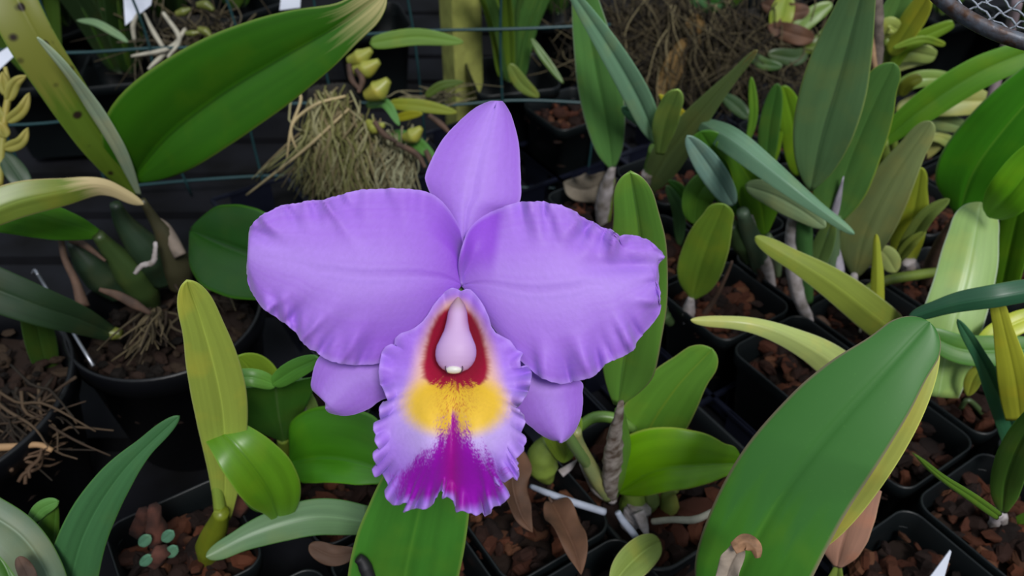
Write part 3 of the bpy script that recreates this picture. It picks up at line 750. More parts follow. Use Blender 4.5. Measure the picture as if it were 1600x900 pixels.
leaf(t, [(1090, 195), (1065, 178), (1030, 148)], 7, leafmat(C(160, 158, 40)), R=R, lean=16)
stem('pseudobulb', t, [(1008, 336), (1012, 300), (1020, 262), (1026, 232)], [8, 11, 14, 12], leafmat(C(84, 118, 44)), R=R, lean=16)
stem('sheath', t, [(1005, 336), (1007, 305), (1012, 270)], [8, 10, 9], M_husk, R=R, lean=20)
leaf(t, [(1085, 350), (1065, 300), (1045, 282)], 9, M_green, R=top_of(1080, 385), lean=10)
leaf(t, [(1062, 385), (1060, 330), (1042, 290)], 10, leafmat(C(74, 112, 66)), R=top_of(1060, 390), lean=10)

t = potted(1, -4, 'potted_orchid', 'orchid with dark green broad leaf under a long arching blue-green leaf')
R = top_of(1200, 445)
leaf(t, [(1196, 368), (1185, 310), (1155, 255), (1120, 222)], 38, leafmat(C(70, 112, 22), rim=C(140, 180, 30), rib=C(120, 160, 30)), R=R, lean=4, wl=[4, 20, 28, 30, 28, 20, 12, 1], wr=[3, 18, 32, 38, 34, 24, 12, 1], fold=6, roll=-12)
leaf(t, [(1088, 188), (1140, 216), (1200, 262), (1270, 318), (1335, 366)], 27, leafmat(C(116, 156, 122), rough=.28, rib=C(170, 200, 180)), depths=[.64, .57, .54, .53, .52], wl=[7, 14, 18, 20, 20, 18, 14, 9, 1], wr=[7, 14, 19, 21, 21, 19, 15, 9, 1], fold=(-22, -30), roll=10)
leaf(t, [(1165, 290), (1210, 305), (1255, 330), (1290, 355)], 20, leafmat(C(136, 158, 112)), depths=[.60, .57, .56], prof=(.5, .5), roll=-20, fold=10)
leaf(t, [(1146, 320), (1112, 265), (1074, 212)], 20, leafmat(C(128, 164, 150), rough=.25), R=R, lean=8, prof=(.5, .5), fold=25, roll=10)
leaf(t, [(1165, 340), (1140, 290), (1120, 250), (1095, 205)], 36, leafmat(C(72, 124, 34)), R=R, lean=0, prof=(.6, .4), fold=10, roll=20)
leaf(t, [(1085, 350), (1092, 305), (1120, 270)], 24, leafmat(C(74, 116, 36)), R=R, lean=0, prof=(.5, .4))
stem('pseudobulb', t, [(1200, 448), (1185, 400), (1168, 355), (1160, 330)], [8, 17, 15, 9], leafmat(C(88, 108, 84)), R=R, lean=12)
stem('sheath', t, [(1206, 448), (1192, 408), (1176, 372), (1168, 335)], [7, 14, 12, 8], M_husk, depths=[D_(R) - .014, D_(R) - .05])
stem('pseudobulb', t, [(1215, 430), (1212, 395), (1200, 368)], [6, 10, 5], leafmat(C(96, 116, 84)), R=R, lean=14)
stem('pseudobulb', t, [(1170, 410), (1155, 375), (1140, 350)], [7, 16, 12], M_bulbdark, R=R, lean=8)
stem('aerial_root', t, [(1178, 400), (1190, 430), (1175, 450)], [5, 6, 5], M_huskbrown, depths=[D_(R) - .03, D_(R) - .015])

t = potted(0, -3, 'potted_orchid', 'orchid with a single small oval upright leaf, clear of its neighbours')
R = top_of(1076, 508)
leaf(t, [(1082, 468), (1095, 420), (1112, 370), (1132, 319)], 36, leafmat(C(106, 138, 44), rim=C(160, 180, 90), rib=C(80, 112, 30)), R=R, lean=8, wl=[3, 24, 34, 37, 37, 36, 32, 24, 1], wr=[3, 22, 30, 33, 33, 32, 28, 22, 1], fold=6)
stem('sheath', t, [(1076, 508), (1075, 490), (1080, 465)], [9, 11, 5], M_husk, R=R, lean=8)
stem('stem', t, [(1100, 492), (1118, 465), (1135, 430), (1144, 408)], [5, 4, 3, 2], M_huskbrown, R=R, lean=4, label='thin dry stalk')
stem('pseudobulb', t, [(1048, 505), (1038, 492), (1040, 478)], [7, 10, 3], M_bulbdark, R=R, lean=2)

t = potted(1, -3, 'potted_orchid', 'orchid with tallest broad green leaf over a silvery twisted sheath, beside brown twig')
R = top_of(1266, 508)
leaf(t, [(1266, 298), (1285, 210), (1315, 110), (1352, -30)], 58, leafmat(C(100, 136, 86), rim=C(150, 170, 90), rib=C(62, 84, 60)), R=R, lean=2, wl=[3, 26, 38, 46, 50, 52, 50, 44, 34, 24], wr=[3, 26, 38, 46, 48, 46, 40, 34, 26, 18], fold=(20, 12), roll=6)
stem('pseudobulb', t, [(1262, 470), (1256, 420), (1256, 360), (1264, 310)], [9, 15, 14, 6], leafmat(C(66, 108, 56)), R=R, lean=2)
stem('sheath', t, [(1272, 512), (1250, 470), (1240, 420), (1240, 360), (1250, 300)], [8, 10, 12, 12, 9], M_husk, depths=[D_(R) - .01, D_(R) - .07], lump=.08)
stem('aerial_root', t, [(1266, 512), (1280, 500), (1295, 510)], [6, 8, 4], M_huskbrown, depths=[D_(R) - .012, D_(R) - .012])

t = potted(2, -3, 'potted_orchid', 'orchid with blunt broad leaf and white pointed husk, right of the tallest leaf')
R = top_of(1302, 475)
leaf(t, [(1300, 345), (1320, 270), (1352, 190), (1396, 98)], 46, leafmat(C(90, 136, 66), rim=C(160, 180, 60)), R=R, lean=4, wl=[16, 36, 42, 44, 44, 42, 38, 28, 1], wr=[14, 32, 40, 42, 42, 40, 34, 22, 1], fold=(14, 10), roll=-8)
stem('sheath', t, [(1302, 470), (1312, 425), (1300, 365), (1308, 318), (1318, 276)], [10, 9, 8, 8, 1], plain('silver_husk', C(168, 162, 176), .7, var=.2, scale=90, bump=.4), depths=[D_(R) - .012, D_(R) - .09], flat=.6, label='white pointed husk')
stem('pseudobulb', t, [(1300, 475), (1298, 430), (1296, 370), (1300, 335)], [10, 17, 16, 14], leafmat(C(96, 122, 86)), R=R, lean=4)
leaf(t, [(1265, 440), (1280, 400), (1300, 345)], 16, leafmat(C(96, 124, 66)), R=R, lean=8)
leaf(t, [(1330, 350), (1365, 310), (1400, 270), (1430, 240)], 22, leafmat(C(116, 150, 64)), R=R, lean=-4, roll=20)

t = potted(1, -2, 'potted_orchid', 'orchid with an olive leaf turned underside out and a long yellow-green leaf leaning left')
R = top_of(1326, 482)
leaf(t, [(1336, 434), (1355, 360), (1395, 280), (1455, 190)], 38, leafmat(C(134, 148, 92), rim=C(170, 180, 110), rib=C(104, 122, 66), rough=.55), R=R, lean=4, wl=[4, 34, 40, 38, 34, 28, 20, 1], wr=[4, 22, 34, 38, 36, 30, 20, 1], fold=(-6, -8), roll=6)
stem('sheath', t, [(1322, 482), (1326, 462), (1335, 430)], [12, 14, 5], M_husk, R=R, lean=24)
leaf(t, [(1420, 535), (1370, 495), (1290, 435), (1180, 370)], 30, leafmat(C(128, 142, 56), rim=C(180, 190, 130)), depths=[.59, .54, .51, .50], wl=[20, 26, 28, 28, 26, 22, 16, 1], wr=[20, 26, 28, 28, 27, 22, 14, 1], fold=(-24, -16), roll=-8)
leaf(t, [(1370, 482), (1371, 430), (1369, 366)], 11, leafmat(C(150, 160, 50)), depths=[.545, .525], wl=[11, 10, 9, 6, 1], wr=[11, 10, 9, 6, 1], fold=-25)
leaf(t, [(1400, 425), (1385, 400), (1372, 390)], 16, M_pale, R=R, lean=-10)
stem('stem', t, [(1345, 462), (1380, 440), (1430, 430), (1490, 422)], [9, 8, 8, 7], leafmat(C(112, 130, 52)), depths=[.60, .61, .62], label='curved green shoot')
stem('aerial_root', t, [(1332, 480), (1350, 500), (1345, 520)], [5, 5, 4], M_root, depths=[D_(R) - .02, D_(R) - .02])

t = potted(2, -2, 'potted_orchid', 'orchid with a bright yellow-green upright leaf and narrow curled leaves by a ragged stump')
R = top_of(1408, 440)
leaf(t, [(1405, 425), (1418, 370), (1432, 310), (1440, 262)], 24, leafmat(C(156, 172, 54), trans=.25), R=R, lean=4, wl=[10, 20, 24, 24, 22, 16, 1], wr=[10, 20, 24, 24, 20, 12, 1], fold=10)
leaf(t, [(1400, 412), (1425, 370), (1450, 335), (1483, 311)], 13, leafmat(C(116, 136, 66)), R=R, lean=14, fold=30)
leaf(t, [(1398, 410), (1422, 380), (1446, 362)], 8, leafmat(C(130, 146, 62)), R=R, lean=18, fold=30)
stem('stump', t, [(1422, 436), (1420, 420), (1418, 406)], [12, 14, 10], M_husk, R=R, lean=12, lump=.5, label='ragged grey cut stump')
R2 = top_of(1452, 452)
stem('sheath', t, [(1448, 452), (1462, 410), (1480, 370), (1500, 338)], [12, 17, 13, 8], M_huskbrown, R=R2, lean=10)
leaf(t, [(1498, 336), (1520, 270), (1570, 200), (1650, 110)], 60, leafmat(C(72, 150, 30), rim=C(150, 190, 110), rib=C(130, 190, 60)), R=R2, lean=10, wl=[8, 46, 56, 56, 52, 46, 36], wr=[6, 44, 56, 58, 56, 50, 40], fold=(-8, 6), roll=8)

t = potted(2, -1, 'potted_orchid', 'orchid with a wide pale glossy leaf standing beside the right edge')
R = top_of(1520, 640)
leaf(t, [(1466, 620), (1485, 520), (1510, 430), (1532, 316)], 46, leafmat(C(140, 172, 96), rim=C(200, 215, 190), rib=C(170, 196, 140)), depths=[.53, .52, .52, .53], wl=[30, 42, 46, 44, 42, 40, 34, 1], wr=[30, 40, 44, 44, 44, 42, 34, 1], fold=(-8, -8), roll=-14)
leaf(t, [(1560, 480), (1572, 420), (1590, 340), (1612, 270)], 24, leafmat(C(104, 162, 34), trans=.25), R=top_of(1560, 520), lean=16, prof=(.4, .4), fold=15)
leaf(t, [(1545, 338), (1580, 300), (1640, 220)], 34, leafmat(C(110, 178, 30), trans=.25), depths=[.52, .47], prof=(.5, .4))

t = potted(1, -1, 'potted_orchid', 'orchid with a narrow yellow blade crossing dark blue-green leaves at the right edge')
R = top_of(1590, 700)
leaf(t, [(1640, 450), (1560, 464), (1490, 476), (1420, 497)], 19, leafmat(C(44, 90, 62), rim=C(90, 120, 70), rough=.4), depths=[.40, .40, .41, .425], wl=[14, 17, 17, 15, 12, 1], wr=[16, 20, 20, 18, 13, 1], fold=-20, roll=10)
leaf(t, [(1594, 655), (1585, 590), (1570, 520), (1555, 458)], 24, leafmat(C(166, 170, 50), trans=.2), depths=[.46, .43, .42], wl=[20, 24, 24, 20, 14, 1], wr=[20, 24, 23, 18, 12, 1], fold=8)
leaf(t, [(1600, 715), (1570, 640), (1535, 565), (1496, 499)], 20, leafmat(C(46, 96, 64)), depths=[.50, .455, .44], wl=[22, 22, 20, 17, 10, 1], wr=[22, 22, 20, 16, 10, 1], fold=25)
leaf(t, [(1640, 545), (1560, 548), (1500, 545), (1445, 520)], 24, leafmat(C(74, 122, 48)), depths=[.50, .50], prof=(.3, .3))
leaf(t, [(1512, 618), (1522, 590), (1540, 568)], 12, M_yel, R=R, lean=0)
leaf(t, [(1535, 560), (1545, 530), (1600, 500), (1640, 495)], 18, leafmat(C(176, 190, 60)), depths=[.51, .50])
stem('pseudobulb', t, [(1560, 640), (1570, 610), (1585, 590)], [9, 12, 8], M_bulb, R=R, lean=0)
stem('stem', t, [(1500, 640), (1512, 625), (1530, 640), (1545, 660)], [4, 4, 5, 4], leafmat(C(66, 84, 50)), R=top_of(1530, 650), lean=4)

t = potted(0, 0, 'potted_orchid', 'small orchid with pale stubs and one thin pointed leaf in the nearest right pot')
R = top_of(1562, 830)
leaf(t, [(1566, 800), (1572, 750), (1595, 690), (1630, 640)], 22, leafmat(C(84, 128, 46)), R=R, lean=14, wl=[6, 18, 22, 24, 22, 18], wr=[6, 20, 24, 25, 24, 20], fold=10)
leaf(t, [(1558, 805), (1520, 778), (1475, 748), (1430, 711)], 7, leafmat(C(96, 136, 38)), R=R, lean=30, wl=[7, 8, 8, 7, 6, 1], wr=[7, 8, 8, 7, 5, 1], fold=30, thick=.002)
stem('sheath', t, [(1558, 850), (1552, 825), (1560, 800)], [7, 9, 8], M_husk, R=R, lean=10, lump=.3)
stem('sheath', t, [(1580, 860), (1568, 838), (1566, 805)], [7, 9, 7], M_husk, R=R, lean=10, lump=.3)
stem('husk', t, [(1535, 845), (1550, 838), (1568, 848)], [3, 6, 3], M_husk, R=R, lean=10, flat=.5)
leaf(t, [(1578, 845), (1590, 825), (1630, 800)], 14, leafmat(C(96, 140, 40)), R=R, lean=12)
leaf(t, [(1588, 850), (1600, 848), (1630, 838)], 10, leafmat(C(136, 160, 60)), R=R, lean=12)
stem('husk', t, [(1582, 845), (1588, 862), (1585, 880)], [3, 5, 1], M_drybrown, R=R, lean=12)

t = potted(0, -1, 'plant_pot', 'square pot of red-brown bark just right of the large smooth leaf', 'plant pot')

# the large foreground leaf and its plant
t = potted(-1, 0, 'potted_orchid', 'orchid with the biggest smooth green leaf, in front at lower right')
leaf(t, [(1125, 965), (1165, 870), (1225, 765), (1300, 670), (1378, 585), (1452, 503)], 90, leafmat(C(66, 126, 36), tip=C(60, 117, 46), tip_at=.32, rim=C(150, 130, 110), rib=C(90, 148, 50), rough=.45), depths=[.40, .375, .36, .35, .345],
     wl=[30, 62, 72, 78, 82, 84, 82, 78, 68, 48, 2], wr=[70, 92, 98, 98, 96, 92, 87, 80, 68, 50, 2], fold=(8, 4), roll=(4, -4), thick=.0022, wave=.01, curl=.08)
leaf(t, [(1268, 860), (1335, 760), (1404, 645), (1456, 536)], 34, leafmat(C(172, 178, 84)), depths=[.40, .365, .355], prof=(.5, .35), fold=4)
leaf(t, [(1308, 885), (1316, 850), (1332, 800), (1352, 755)], 34, leafmat(C(190, 142, 120), rim=C(190, 150, 120), rib=C(170, 120, 100), rough=.6), depths=[.44, .42, .41], wl=[6, 30, 34, 30, 20], wr=[6, 26, 34, 34, 26], label='faded pinkish leaf')
leaf(t, [(1305, 950), (1306, 915), (1310, 882)], 18, M_bulb, depths=[.455, .44], wl=[16, 20, 14, 5], wr=[16, 18, 12, 5], fold=30)
leaf(t, [(1128, 925), (1140, 885), (1152, 862), (1158, 848)], 15, plain('torn_husk', C(150, 136, 122), .75, var=.3, scale=120, bump=.5), depths=[.355, .345], wl=[14, 16, 18, 10], wr=[16, 18, 16, 8], thick=.0005, fold=35, wave=.3, label='torn dry husk in front of the leaf')
leaf(t, [(1145, 856), (1165, 846), (1180, 856), (1184, 872)], 13, plain('torn_husk_brown', C(136, 100, 72), .75, var=.4, scale=160, bump=.5), depths=[.343, .341], wl=[8, 12, 12, 5], wr=[10, 14, 12, 4], thick=.0005, fold=-30, wave=.3)

# long pale leaf crossing in front of the bare cells
t = potted(0, -2, 'potted_orchid', 'orchid whose long pale leaf droops left over the bare tray cells')
leaf(t, [(1345, 600), (1270, 545), (1180, 508), (1079, 500)], 30, leafmat(C(170, 184, 108), rim=C(200, 205, 150), rib=C(190, 200, 130)), depths=[.50, .465, .455, .46], wl=[22, 26, 26, 22, 18, 14, 10, 1], wr=[26, 28, 26, 22, 16, 12, 9, 1], fold=(-26, -20), roll=-6)

# clump at the upper right
t = potted(4, -4, 'potted_orchid', 'orchid clump with many short blunt yellow-green leaves below the wire basket')
R = top_of(1400, 250)
for pts, w, m in [([(1375, 100), (1415, 82), (1462, 88)], 14, C(134, 152, 80)), ([(1392, 110), (1420, 70), (1490, 36)], 11, C(112, 146, 40)),
                  ([(1385, 150), (1430, 125), (1484, 122)], 13, C(124, 152, 70)), ([(1400, 172), (1470, 160), (1545, 158)], 22, C(150, 156, 84)), ([(1380, 110), (1420, 90), (1460, 84)], 16, C(160, 168, 100)),
                  ([(1405, 200), (1455, 188), (1505, 198)], 14, C(122, 144, 90)), ([(1430, 212), (1470, 215), (1500, 236)], 9, C(130, 148, 80)), ([(1385, 80), (1392, 40), (1410, -10)], 22, C(96, 138, 70)),
                  ([(1390, 85), (1415, 50), (1450, -5)], 18, C(152, 164, 50)), ([(1378, 60), (1388, 40), (1402, 46)], 13, C(150, 164, 80)), ([(1395, 75), (1440, 62), (1476, 70)], 6, C(120, 150, 50)),
                  ([(1408, 150), (1420, 130), (1440, 120)], 10, C(96, 104, 30)), ([(1395, 235), (1440, 240), (1475, 215)], 10, C(140, 150, 90))]:
    leaf(t, pts, w, leafmat(m), R=R, lean=random.uniform(6, 18), prof=(.35, .25), roll=random.uniform(-25, 25), fold=12)
stem('stem', t, [(1400, 250), (1390, 180), (1388, 120), (1385, 60)], [7, 7, 6, 5], M_bulb, R=R, lean=10)
stem('aerial_root', t, [(1402, 246), (1430, 262), (1470, 268)], [4, 4, 3], M_root, R=R, lean=10)

t = potted(2, -5, 'potted_orchid', 'orchid with three narrow pointed leaves just left of the tallest broad leaf')
R = top_of(1196, 300)
leaf(t, [(1196, 275), (1202, 200), (1215, 131)], 16, leafmat(C(66, 112, 46)), R=R, lean=6, fold=15)
leaf(t, [(1246, 275), (1240, 200), (1224, 134)], 20, leafmat(C(104, 146, 32)), R=R, lean=4, fold=15)
leaf(t, [(1203, 260), (1208, 220), (1212, 180)], 13, leafmat(C(110, 150, 30)), R=R, lean=2)
leaf(t, [(1167, 226), (1177, 180), (1174, 121)], 7, leafmat(C(104, 152, 48)), R=R, lean=4, fold=20)
stem('pseudobulb', t, [(1200, 302), (1204, 280), (1205, 250)], [8, 12, 8], M_bulb, R=R, lean=4)

t = potted(3, -3, 'potted_orchid', 'orchid whose long narrow leaf slants up to the right edge below the basket rim')
R = top_of(1400, 340)
leaf(t, [(1378, 222), (1440, 170), (1530, 112), (1640, 68)], 26, leafmat(C(86, 138, 34), rib=C(56, 96, 20)), R=R, lean=14, wl=[12, 20, 24, 25, 24, 20, 16], wr=[10, 18, 24, 26, 26, 24, 20], fold=(24, 16), roll=-6)
stem('pseudobulb', t, [(1400, 340), (1392, 290), (1380, 240), (1378, 220)], [10, 14, 12, 9], M_bulb, R=R, lean=20)

FAR = [(3, -2, 'square pot behind the wide pale leaf at the right edge'), (3, -4, 'square pot behind the olive leaf'), (1, -5, 'square pot in the shade between the arching blue-green leaf and the trays'),
       (3, -5, 'square pot behind the tallest broad leaf'), (4, -3, 'square pot in the gap below the short blunt leaves'), (4, -2, 'square pot cut by the right edge above the wide pale leaf'), (2, -4, 'square pot behind the silvery twisted sheath'),
       (1, 0, 'square pot cut by the right edge beside the small division')]
for i, j, lb in FAR: potted(i, j, 'plant_pot', lb + ', filled with bark', 'plant pot', SQ)

# ================================================================== left side: two round pots, strap leaves
def round_pot(name, cx_, cy_, z, r, h, label, cat='potted orchid'):
    c = G(cx_, cy_, z); t = empty(name, (c.x, c.y, 0), label, cat)
    prof = [(r * .74, 0), (r * .76, .002), (r * .94, h - .018), (r * .99, h - .017), (r, h - .002), (r * .985, h), (r * .95, h - .002), (r * .92, h - .02), (r * .72, .01)]
    V = [(c.x + q * math.cos(a), c.y + q * math.sin(a), zz) for q, zz in prof for a in [2 * PI * k / 64 for k in range(64)]]
    F = [(i * 64 + k, i * 64 + (k + 1) % 64, (i + 1) * 64 + (k + 1) % 64, (i + 1) * 64 + k) for i in range(len(prof) - 1) for k in range(64)]
    F += [tuple(range(64))[::-1], tuple(8 * 64 + k for k in range(64))]
    mk('pot', [Vector(v) for v in V], F, M_pot, t)
    me = chips(230, r * .86, h - .022, int(r * 1e4), True, (.006, .016), .004, [C(54, 38, 30), C(38, 28, 22), C(64, 50, 38), C(28, 22, 18)])  # bark colours darkened to carry the shade of the left side
    o = bpy.data.objects.new('bark_chips', me); COL.objects.link(o); o.parent = t; o['kind'] = 'stuff'
    return t
def strands(name, parent, n, src, dst, rad, mat, seed, z=None, sag=0, cols=None):
    """n thin roots from points round src to points round dst ((x, y, depth), spread px)"""
    rs = random.Random(seed); b = MB()
    for k in range(n):
        (x0, y0, d0), sp0 = src; (x1, y1, d1), sp1 = dst
        a = P(x0 + rs.gauss(0, sp0), y0 + rs.gauss(0, sp0 * .6), d0 + rs.gauss(0, .006)); c = P(x1 + rs.gauss(0, sp1), y1 + rs.gauss(0, sp1 * .5), d1 + rs.gauss(0, .01))
        l = (c - a).length; mids = [a.lerp(c, f) + Vector((rs.gauss(0, l * .08), rs.gauss(0, l * .06), rs.gauss(0, l * .06) + sag * math.sin(f * PI))) for f in (.3, .6)]
        col = rs.choice(cols) if cols else None
        b.tube([a] + mids + [c], [rad * rs.uniform(.7, 1.2), rad * rs.uniform(.6, 1.1), rad * .4], n=12, ns=5, col=col)
    o = b.build(name, mat, parent); o['kind'] = 'stuff'; return o
ROOTC = [C(150, 142, 116), C(120, 112, 86), C(168, 160, 136), C(96, 88, 62), C(132, 128, 90)]

A_ = round_pot('potted_orchid', 258, 490, .11, .0655, .112, 'orchid in round black pot with fat bulbs, huge left leaf and spotted strap leaf')
RA = G(250, 480, .09)
def LA(pts, w, mat, lean=0, root=None, **kw): return leaf(A_, pts, w, mat, R=root or RA, lean=lean, **kw)
leaf(A_, [(207, 280), (262, 215), (345, 150), (440, 92), (530, 40), (602, -12)], 85, leafmat(C(50, 104, 12), tip=C(196, 186, 128), tip_at=.86, rim=C(110, 140, 50), rib=C(22, 52, 8), rough=.42, trans=.15), depths=[.60, .55, .51, .48, .46],
     wl=[18, 66, 84, 88, 86, 82, 76, 66, 50, 26, 2], wr=[8, 34, 52, 62, 66, 68, 66, 60, 50, 34, 2], fold=(30, 16), roll=(0, 6), thick=.002, wave=.015)
leaf(A_, [(216, 308), (172, 232), (112, 140), (55, 50), (0, -60)], 34, leafmat(C(84, 108, 30), tip=C(120, 124, 50), tip_at=.5, spots=True, rib=C(60, 80, 22)), depths=[.61, .56, .52, .50], wl=[5, 26, 38, 42, 44, 46, 46], wr=[4, 14, 20, 22, 24, 26, 28], fold=(20, 14), roll=6, thick=.0018)
leaf(A_, [(218, 306), (186, 235), (140, 160), (100, 105), (58, 58)], 11, leafmat(C(150, 168, 140), rib=C(140, 156, 130)), depths=[.607, .553, .515, .497], wl=[3, 7, 9, 9, 6, 1], wr=[3, 8, 12, 13, 8, 1], fold=10, roll=35)  # pale sheen on the spotted leaf's flank, painted as its own thin blade
leaf(A_, [(-50, 350), (20, 318), (95, 300), (160, 290), (224, 319)], 28, leafmat(C(110, 128, 50), tip=C(206, 186, 140), tip_at=.55, rim=C(200, 180, 130)), depths=[.47, .48, .50, .53], wl=[26, 30, 28, 20, 12, 8, 1], wr=[20, 26, 26, 24, 20, 12, 1], fold=-18, roll=-10)
leaf(A_, [(162, 368), (110, 350), (50, 335), (-40, 322)], 34, leafmat(C(74, 134, 32), rib=C(100, 150, 60)), depths=[.565, .53, .50], wl=[5, 22, 32, 36, 36, 34], wr=[4, 14, 20, 26, 28, 28], fold=-10)
leaf(A_, [(176, 522), (125, 500), (60, 478), (-40, 440)], 32, leafmat(C(38, 58, 36), rim=C(48, 74, 40)), depths=[.57, .52, .49], wl=[12, 20, 26, 32, 36], wr=[10, 18, 26, 32, 36], fold=(20, 12))
leaf(A_, [(298, 360), (340, 378), (400, 400), (480, 425)], 74, leafmat(C(26, 68, 14), rim=C(60, 110, 26), rib=C(16, 44, 10)), depths=[.56, .53, .50], wl=[6, 52, 66, 70, 60, 30], wr=[4, 50, 72, 74, 62, 30], fold=(24, 18))  # green darkened in place of the shade on this side
leaf(A_, [(80, 600), (70, 560), (55, 500), (40, 460)], 22, leafmat(C(40, 66, 20)), R=G(90, 620, .06), lean=-4)
leaf(A_, [(0, 236), (20, 262), (45, 300)], 16, M_dark, depths=[.60, .60])
B1 = leafmat(C(56, 76, 38), rib=C(62, 82, 44)); B2 = leafmat(C(40, 58, 40), rib=C(48, 66, 44))  # bulb colours hold the left side's shade, so darker than plain skin
for pts, rr_, mt, ln in [([(238, 478), (222, 450), (195, 415), (168, 385), (152, 366)], [14, 26, 26, 16, 9], B1, 12), ([(255, 440), (240, 405), (215, 375), (192, 345), (180, 318)], [18, 26, 25, 16, 8], B2, 4),
                         ([(282, 448), (275, 410), (258, 370), (240, 342), (222, 312)], [18, 24, 19, 9, 5], leafmat(C(62, 60, 42)), 4), ([(190, 458), (160, 430), (132, 400), (112, 378)], [20, 30, 24, 8], B2, 6), ([(200, 520), (165, 492), (135, 475)], [18, 22, 12], B2, 10)]:
    stem('pseudobulb', A_, pts, rr_, mt, R=RA, lean=ln)
stem('pseudobulb', A_, [(170, 520), (190, 522)], [12, 8], leafmat(C(110, 116, 50)), depths=[.57, .57])
stem('sheath', A_, [(282, 400), (262, 362), (246, 345), (238, 352)], [10, 10, 9, 3], plain('grey_husk_shaded', C(110, 98, 88), .8, var=.3, scale=90, bump=.6), depths=[.575, .57])  # husk grey with left-side shade mixed into its colour
stem('husk', A_, [(210, 428), (222, 415), (240, 408), (243, 378)], [3, 5, 4, 3], M_husk, depths=[.555, .56], lump=.4)
stem('husk', A_, [(155, 452), (185, 462), (215, 478), (235, 490)], [3, 7, 8, 3], M_huskbrown, depths=[.55, .56], flat=.5)
stem('husk', A_, [(92, 350), (100, 400), (118, 440), (130, 480)], [4, 5, 6, 10], M_huskbrown, depths=[.56, .55], label='brown dried flower stalk')
stem('sheath', A_, [(112, 374), (135, 385), (165, 408)], [7, 5, 2], M_huskbrown, depths=[.57, .565])
strands('aerial_roots', A_, 34, ((240, 488, .585), 8), ((225, 550, .56), 32), .0010, M_rootmass, 5, cols=[C(90, 80, 60), C(66, 58, 44), C(50, 42, 34)])
strands('aerial_roots', A_, 8, ((275, 440, .60), 6), ((350, 470, .60), 30), .0010, M_rootmass, 6, cols=[C(80, 72, 54), C(50, 42, 34)])
t = empty('metal_stake', P(147, 572, .545), 'thin shiny metal stake leaning at the rim of the round pot', 'stake')
tube('rod', [P(146, 572, .54), P(60, 430, .575)], [.0012, .0012], M_steel, t, n=6, ns=10)
tube('bent_tip', [P(60, 430, .575), P(54, 422, .577), P(50, 428, .578)], [.0012, .0012, .0008], M_steel, t, n=8)

t = round_pot('round_pot', -122, 620, .11, .0885, .112, 'large round black pot of old bark cut by the left edge', 'plant pot')
stem('twig', t, [(-30, 700), (20, 698), (60, 695), (82, 704)], [6, 6, 5, 4], plain('tan_twig', C(150, 118, 84), .8, var=.2), depths=[.50, .505], label='tan dry twig')
strands('roots', t, 40, ((20, 640, .53), 50), ((60, 690, .515), 50), .0011, M_rootmass, 15, cols=[C(60, 48, 38), C(76, 62, 48), C(40, 34, 28)])
strands('roots', t, 14, ((5, 740, .50), 30), ((80, 700, .52), 20), .0012, M_rootmass, 16, cols=[C(80, 62, 48), C(96, 76, 60)])

# plant of the yellow-green leaf, left of the flower
c = G(300, 868, .07)
t = potted(-5, -3, 'potted_orchid', 'orchid with a tall yellow-green leaf and glossy curved leaf, left of the frilled lip', at=(292, 865))
R = top_of(340, 880)
leaf(t, [(350, 812), (352, 730), (348, 640), (326, 540), (292, 438)], 38, leafmat(C(166, 184, 78), tip=C(128, 140, 44), tip_at=.97, rim=C(180, 190, 110)), R=R, lean=4, wl=[12, 18, 24, 32, 40, 43, 40, 30, 1], wr=[10, 18, 24, 30, 36, 40, 38, 30, 1], fold=(10, 14))
leaf(t, [(438, 822), (420, 765), (372, 700), (318, 646)], 46, leafmat(C(86, 134, 24), rim=C(130, 165, 60), rib=C(66, 110, 20)), depths=[.44, .415, .40, .41], wl=[4, 14, 34, 42, 40, 28, 2], wr=[12, 34, 46, 50, 42, 26, 2], fold=(20, 4), roll=-6)
leaf(t, [(410, 800), (400, 760), (380, 720)], 26, leafmat(C(52, 96, 26)), depths=[.45, .44])
stem('petiole', t, [(345, 812), (340, 770), (330, 720), (322, 680)], [10, 9, 8, 6], leafmat(C(126, 150, 60)), depths=[.445, .43, .42])
stem('pseudobulb', t, [(325, 880), (328, 850), (340, 820), (346, 800)], [14, 22, 18, 11], leafmat(C(112, 124, 30)), R=R, lean=10)
stem('stump', t, [(290, 895), (294, 882), (298, 872)], [8, 8, 5], M_husk, R=R, lean=10)
BG_ = leafmat(C(86, 130, 104))
for (x, y), w in [((226, 845), 9), ((262, 838), 9), ((268, 862), 9), ((228, 876), 8)]:
    leaf(t, [(x - 8, y + 6), (x, y), (x + 8, y - 8)], w, BG_, depths=[.465, .46], prof=(.4, .35), name='leaflet')
# chunks of bark standing in that pot
for pts in ([(214, 832), (226, 810), (222, 800)], [(245, 850), (244, 820), (240, 792)], [(240, 880), (252, 862)], [(372, 800), (385, 770), (392, 750)]):
    stem('bark_chunk', t, pts, [13, 15, 9] if len(pts) == 3 else [14, 12], plain('red_bark', C(76, 42, 32), .9, var=.5, scale=80, bump=1), depths=[.475, .46], ns=5, n=5, lump=.5)

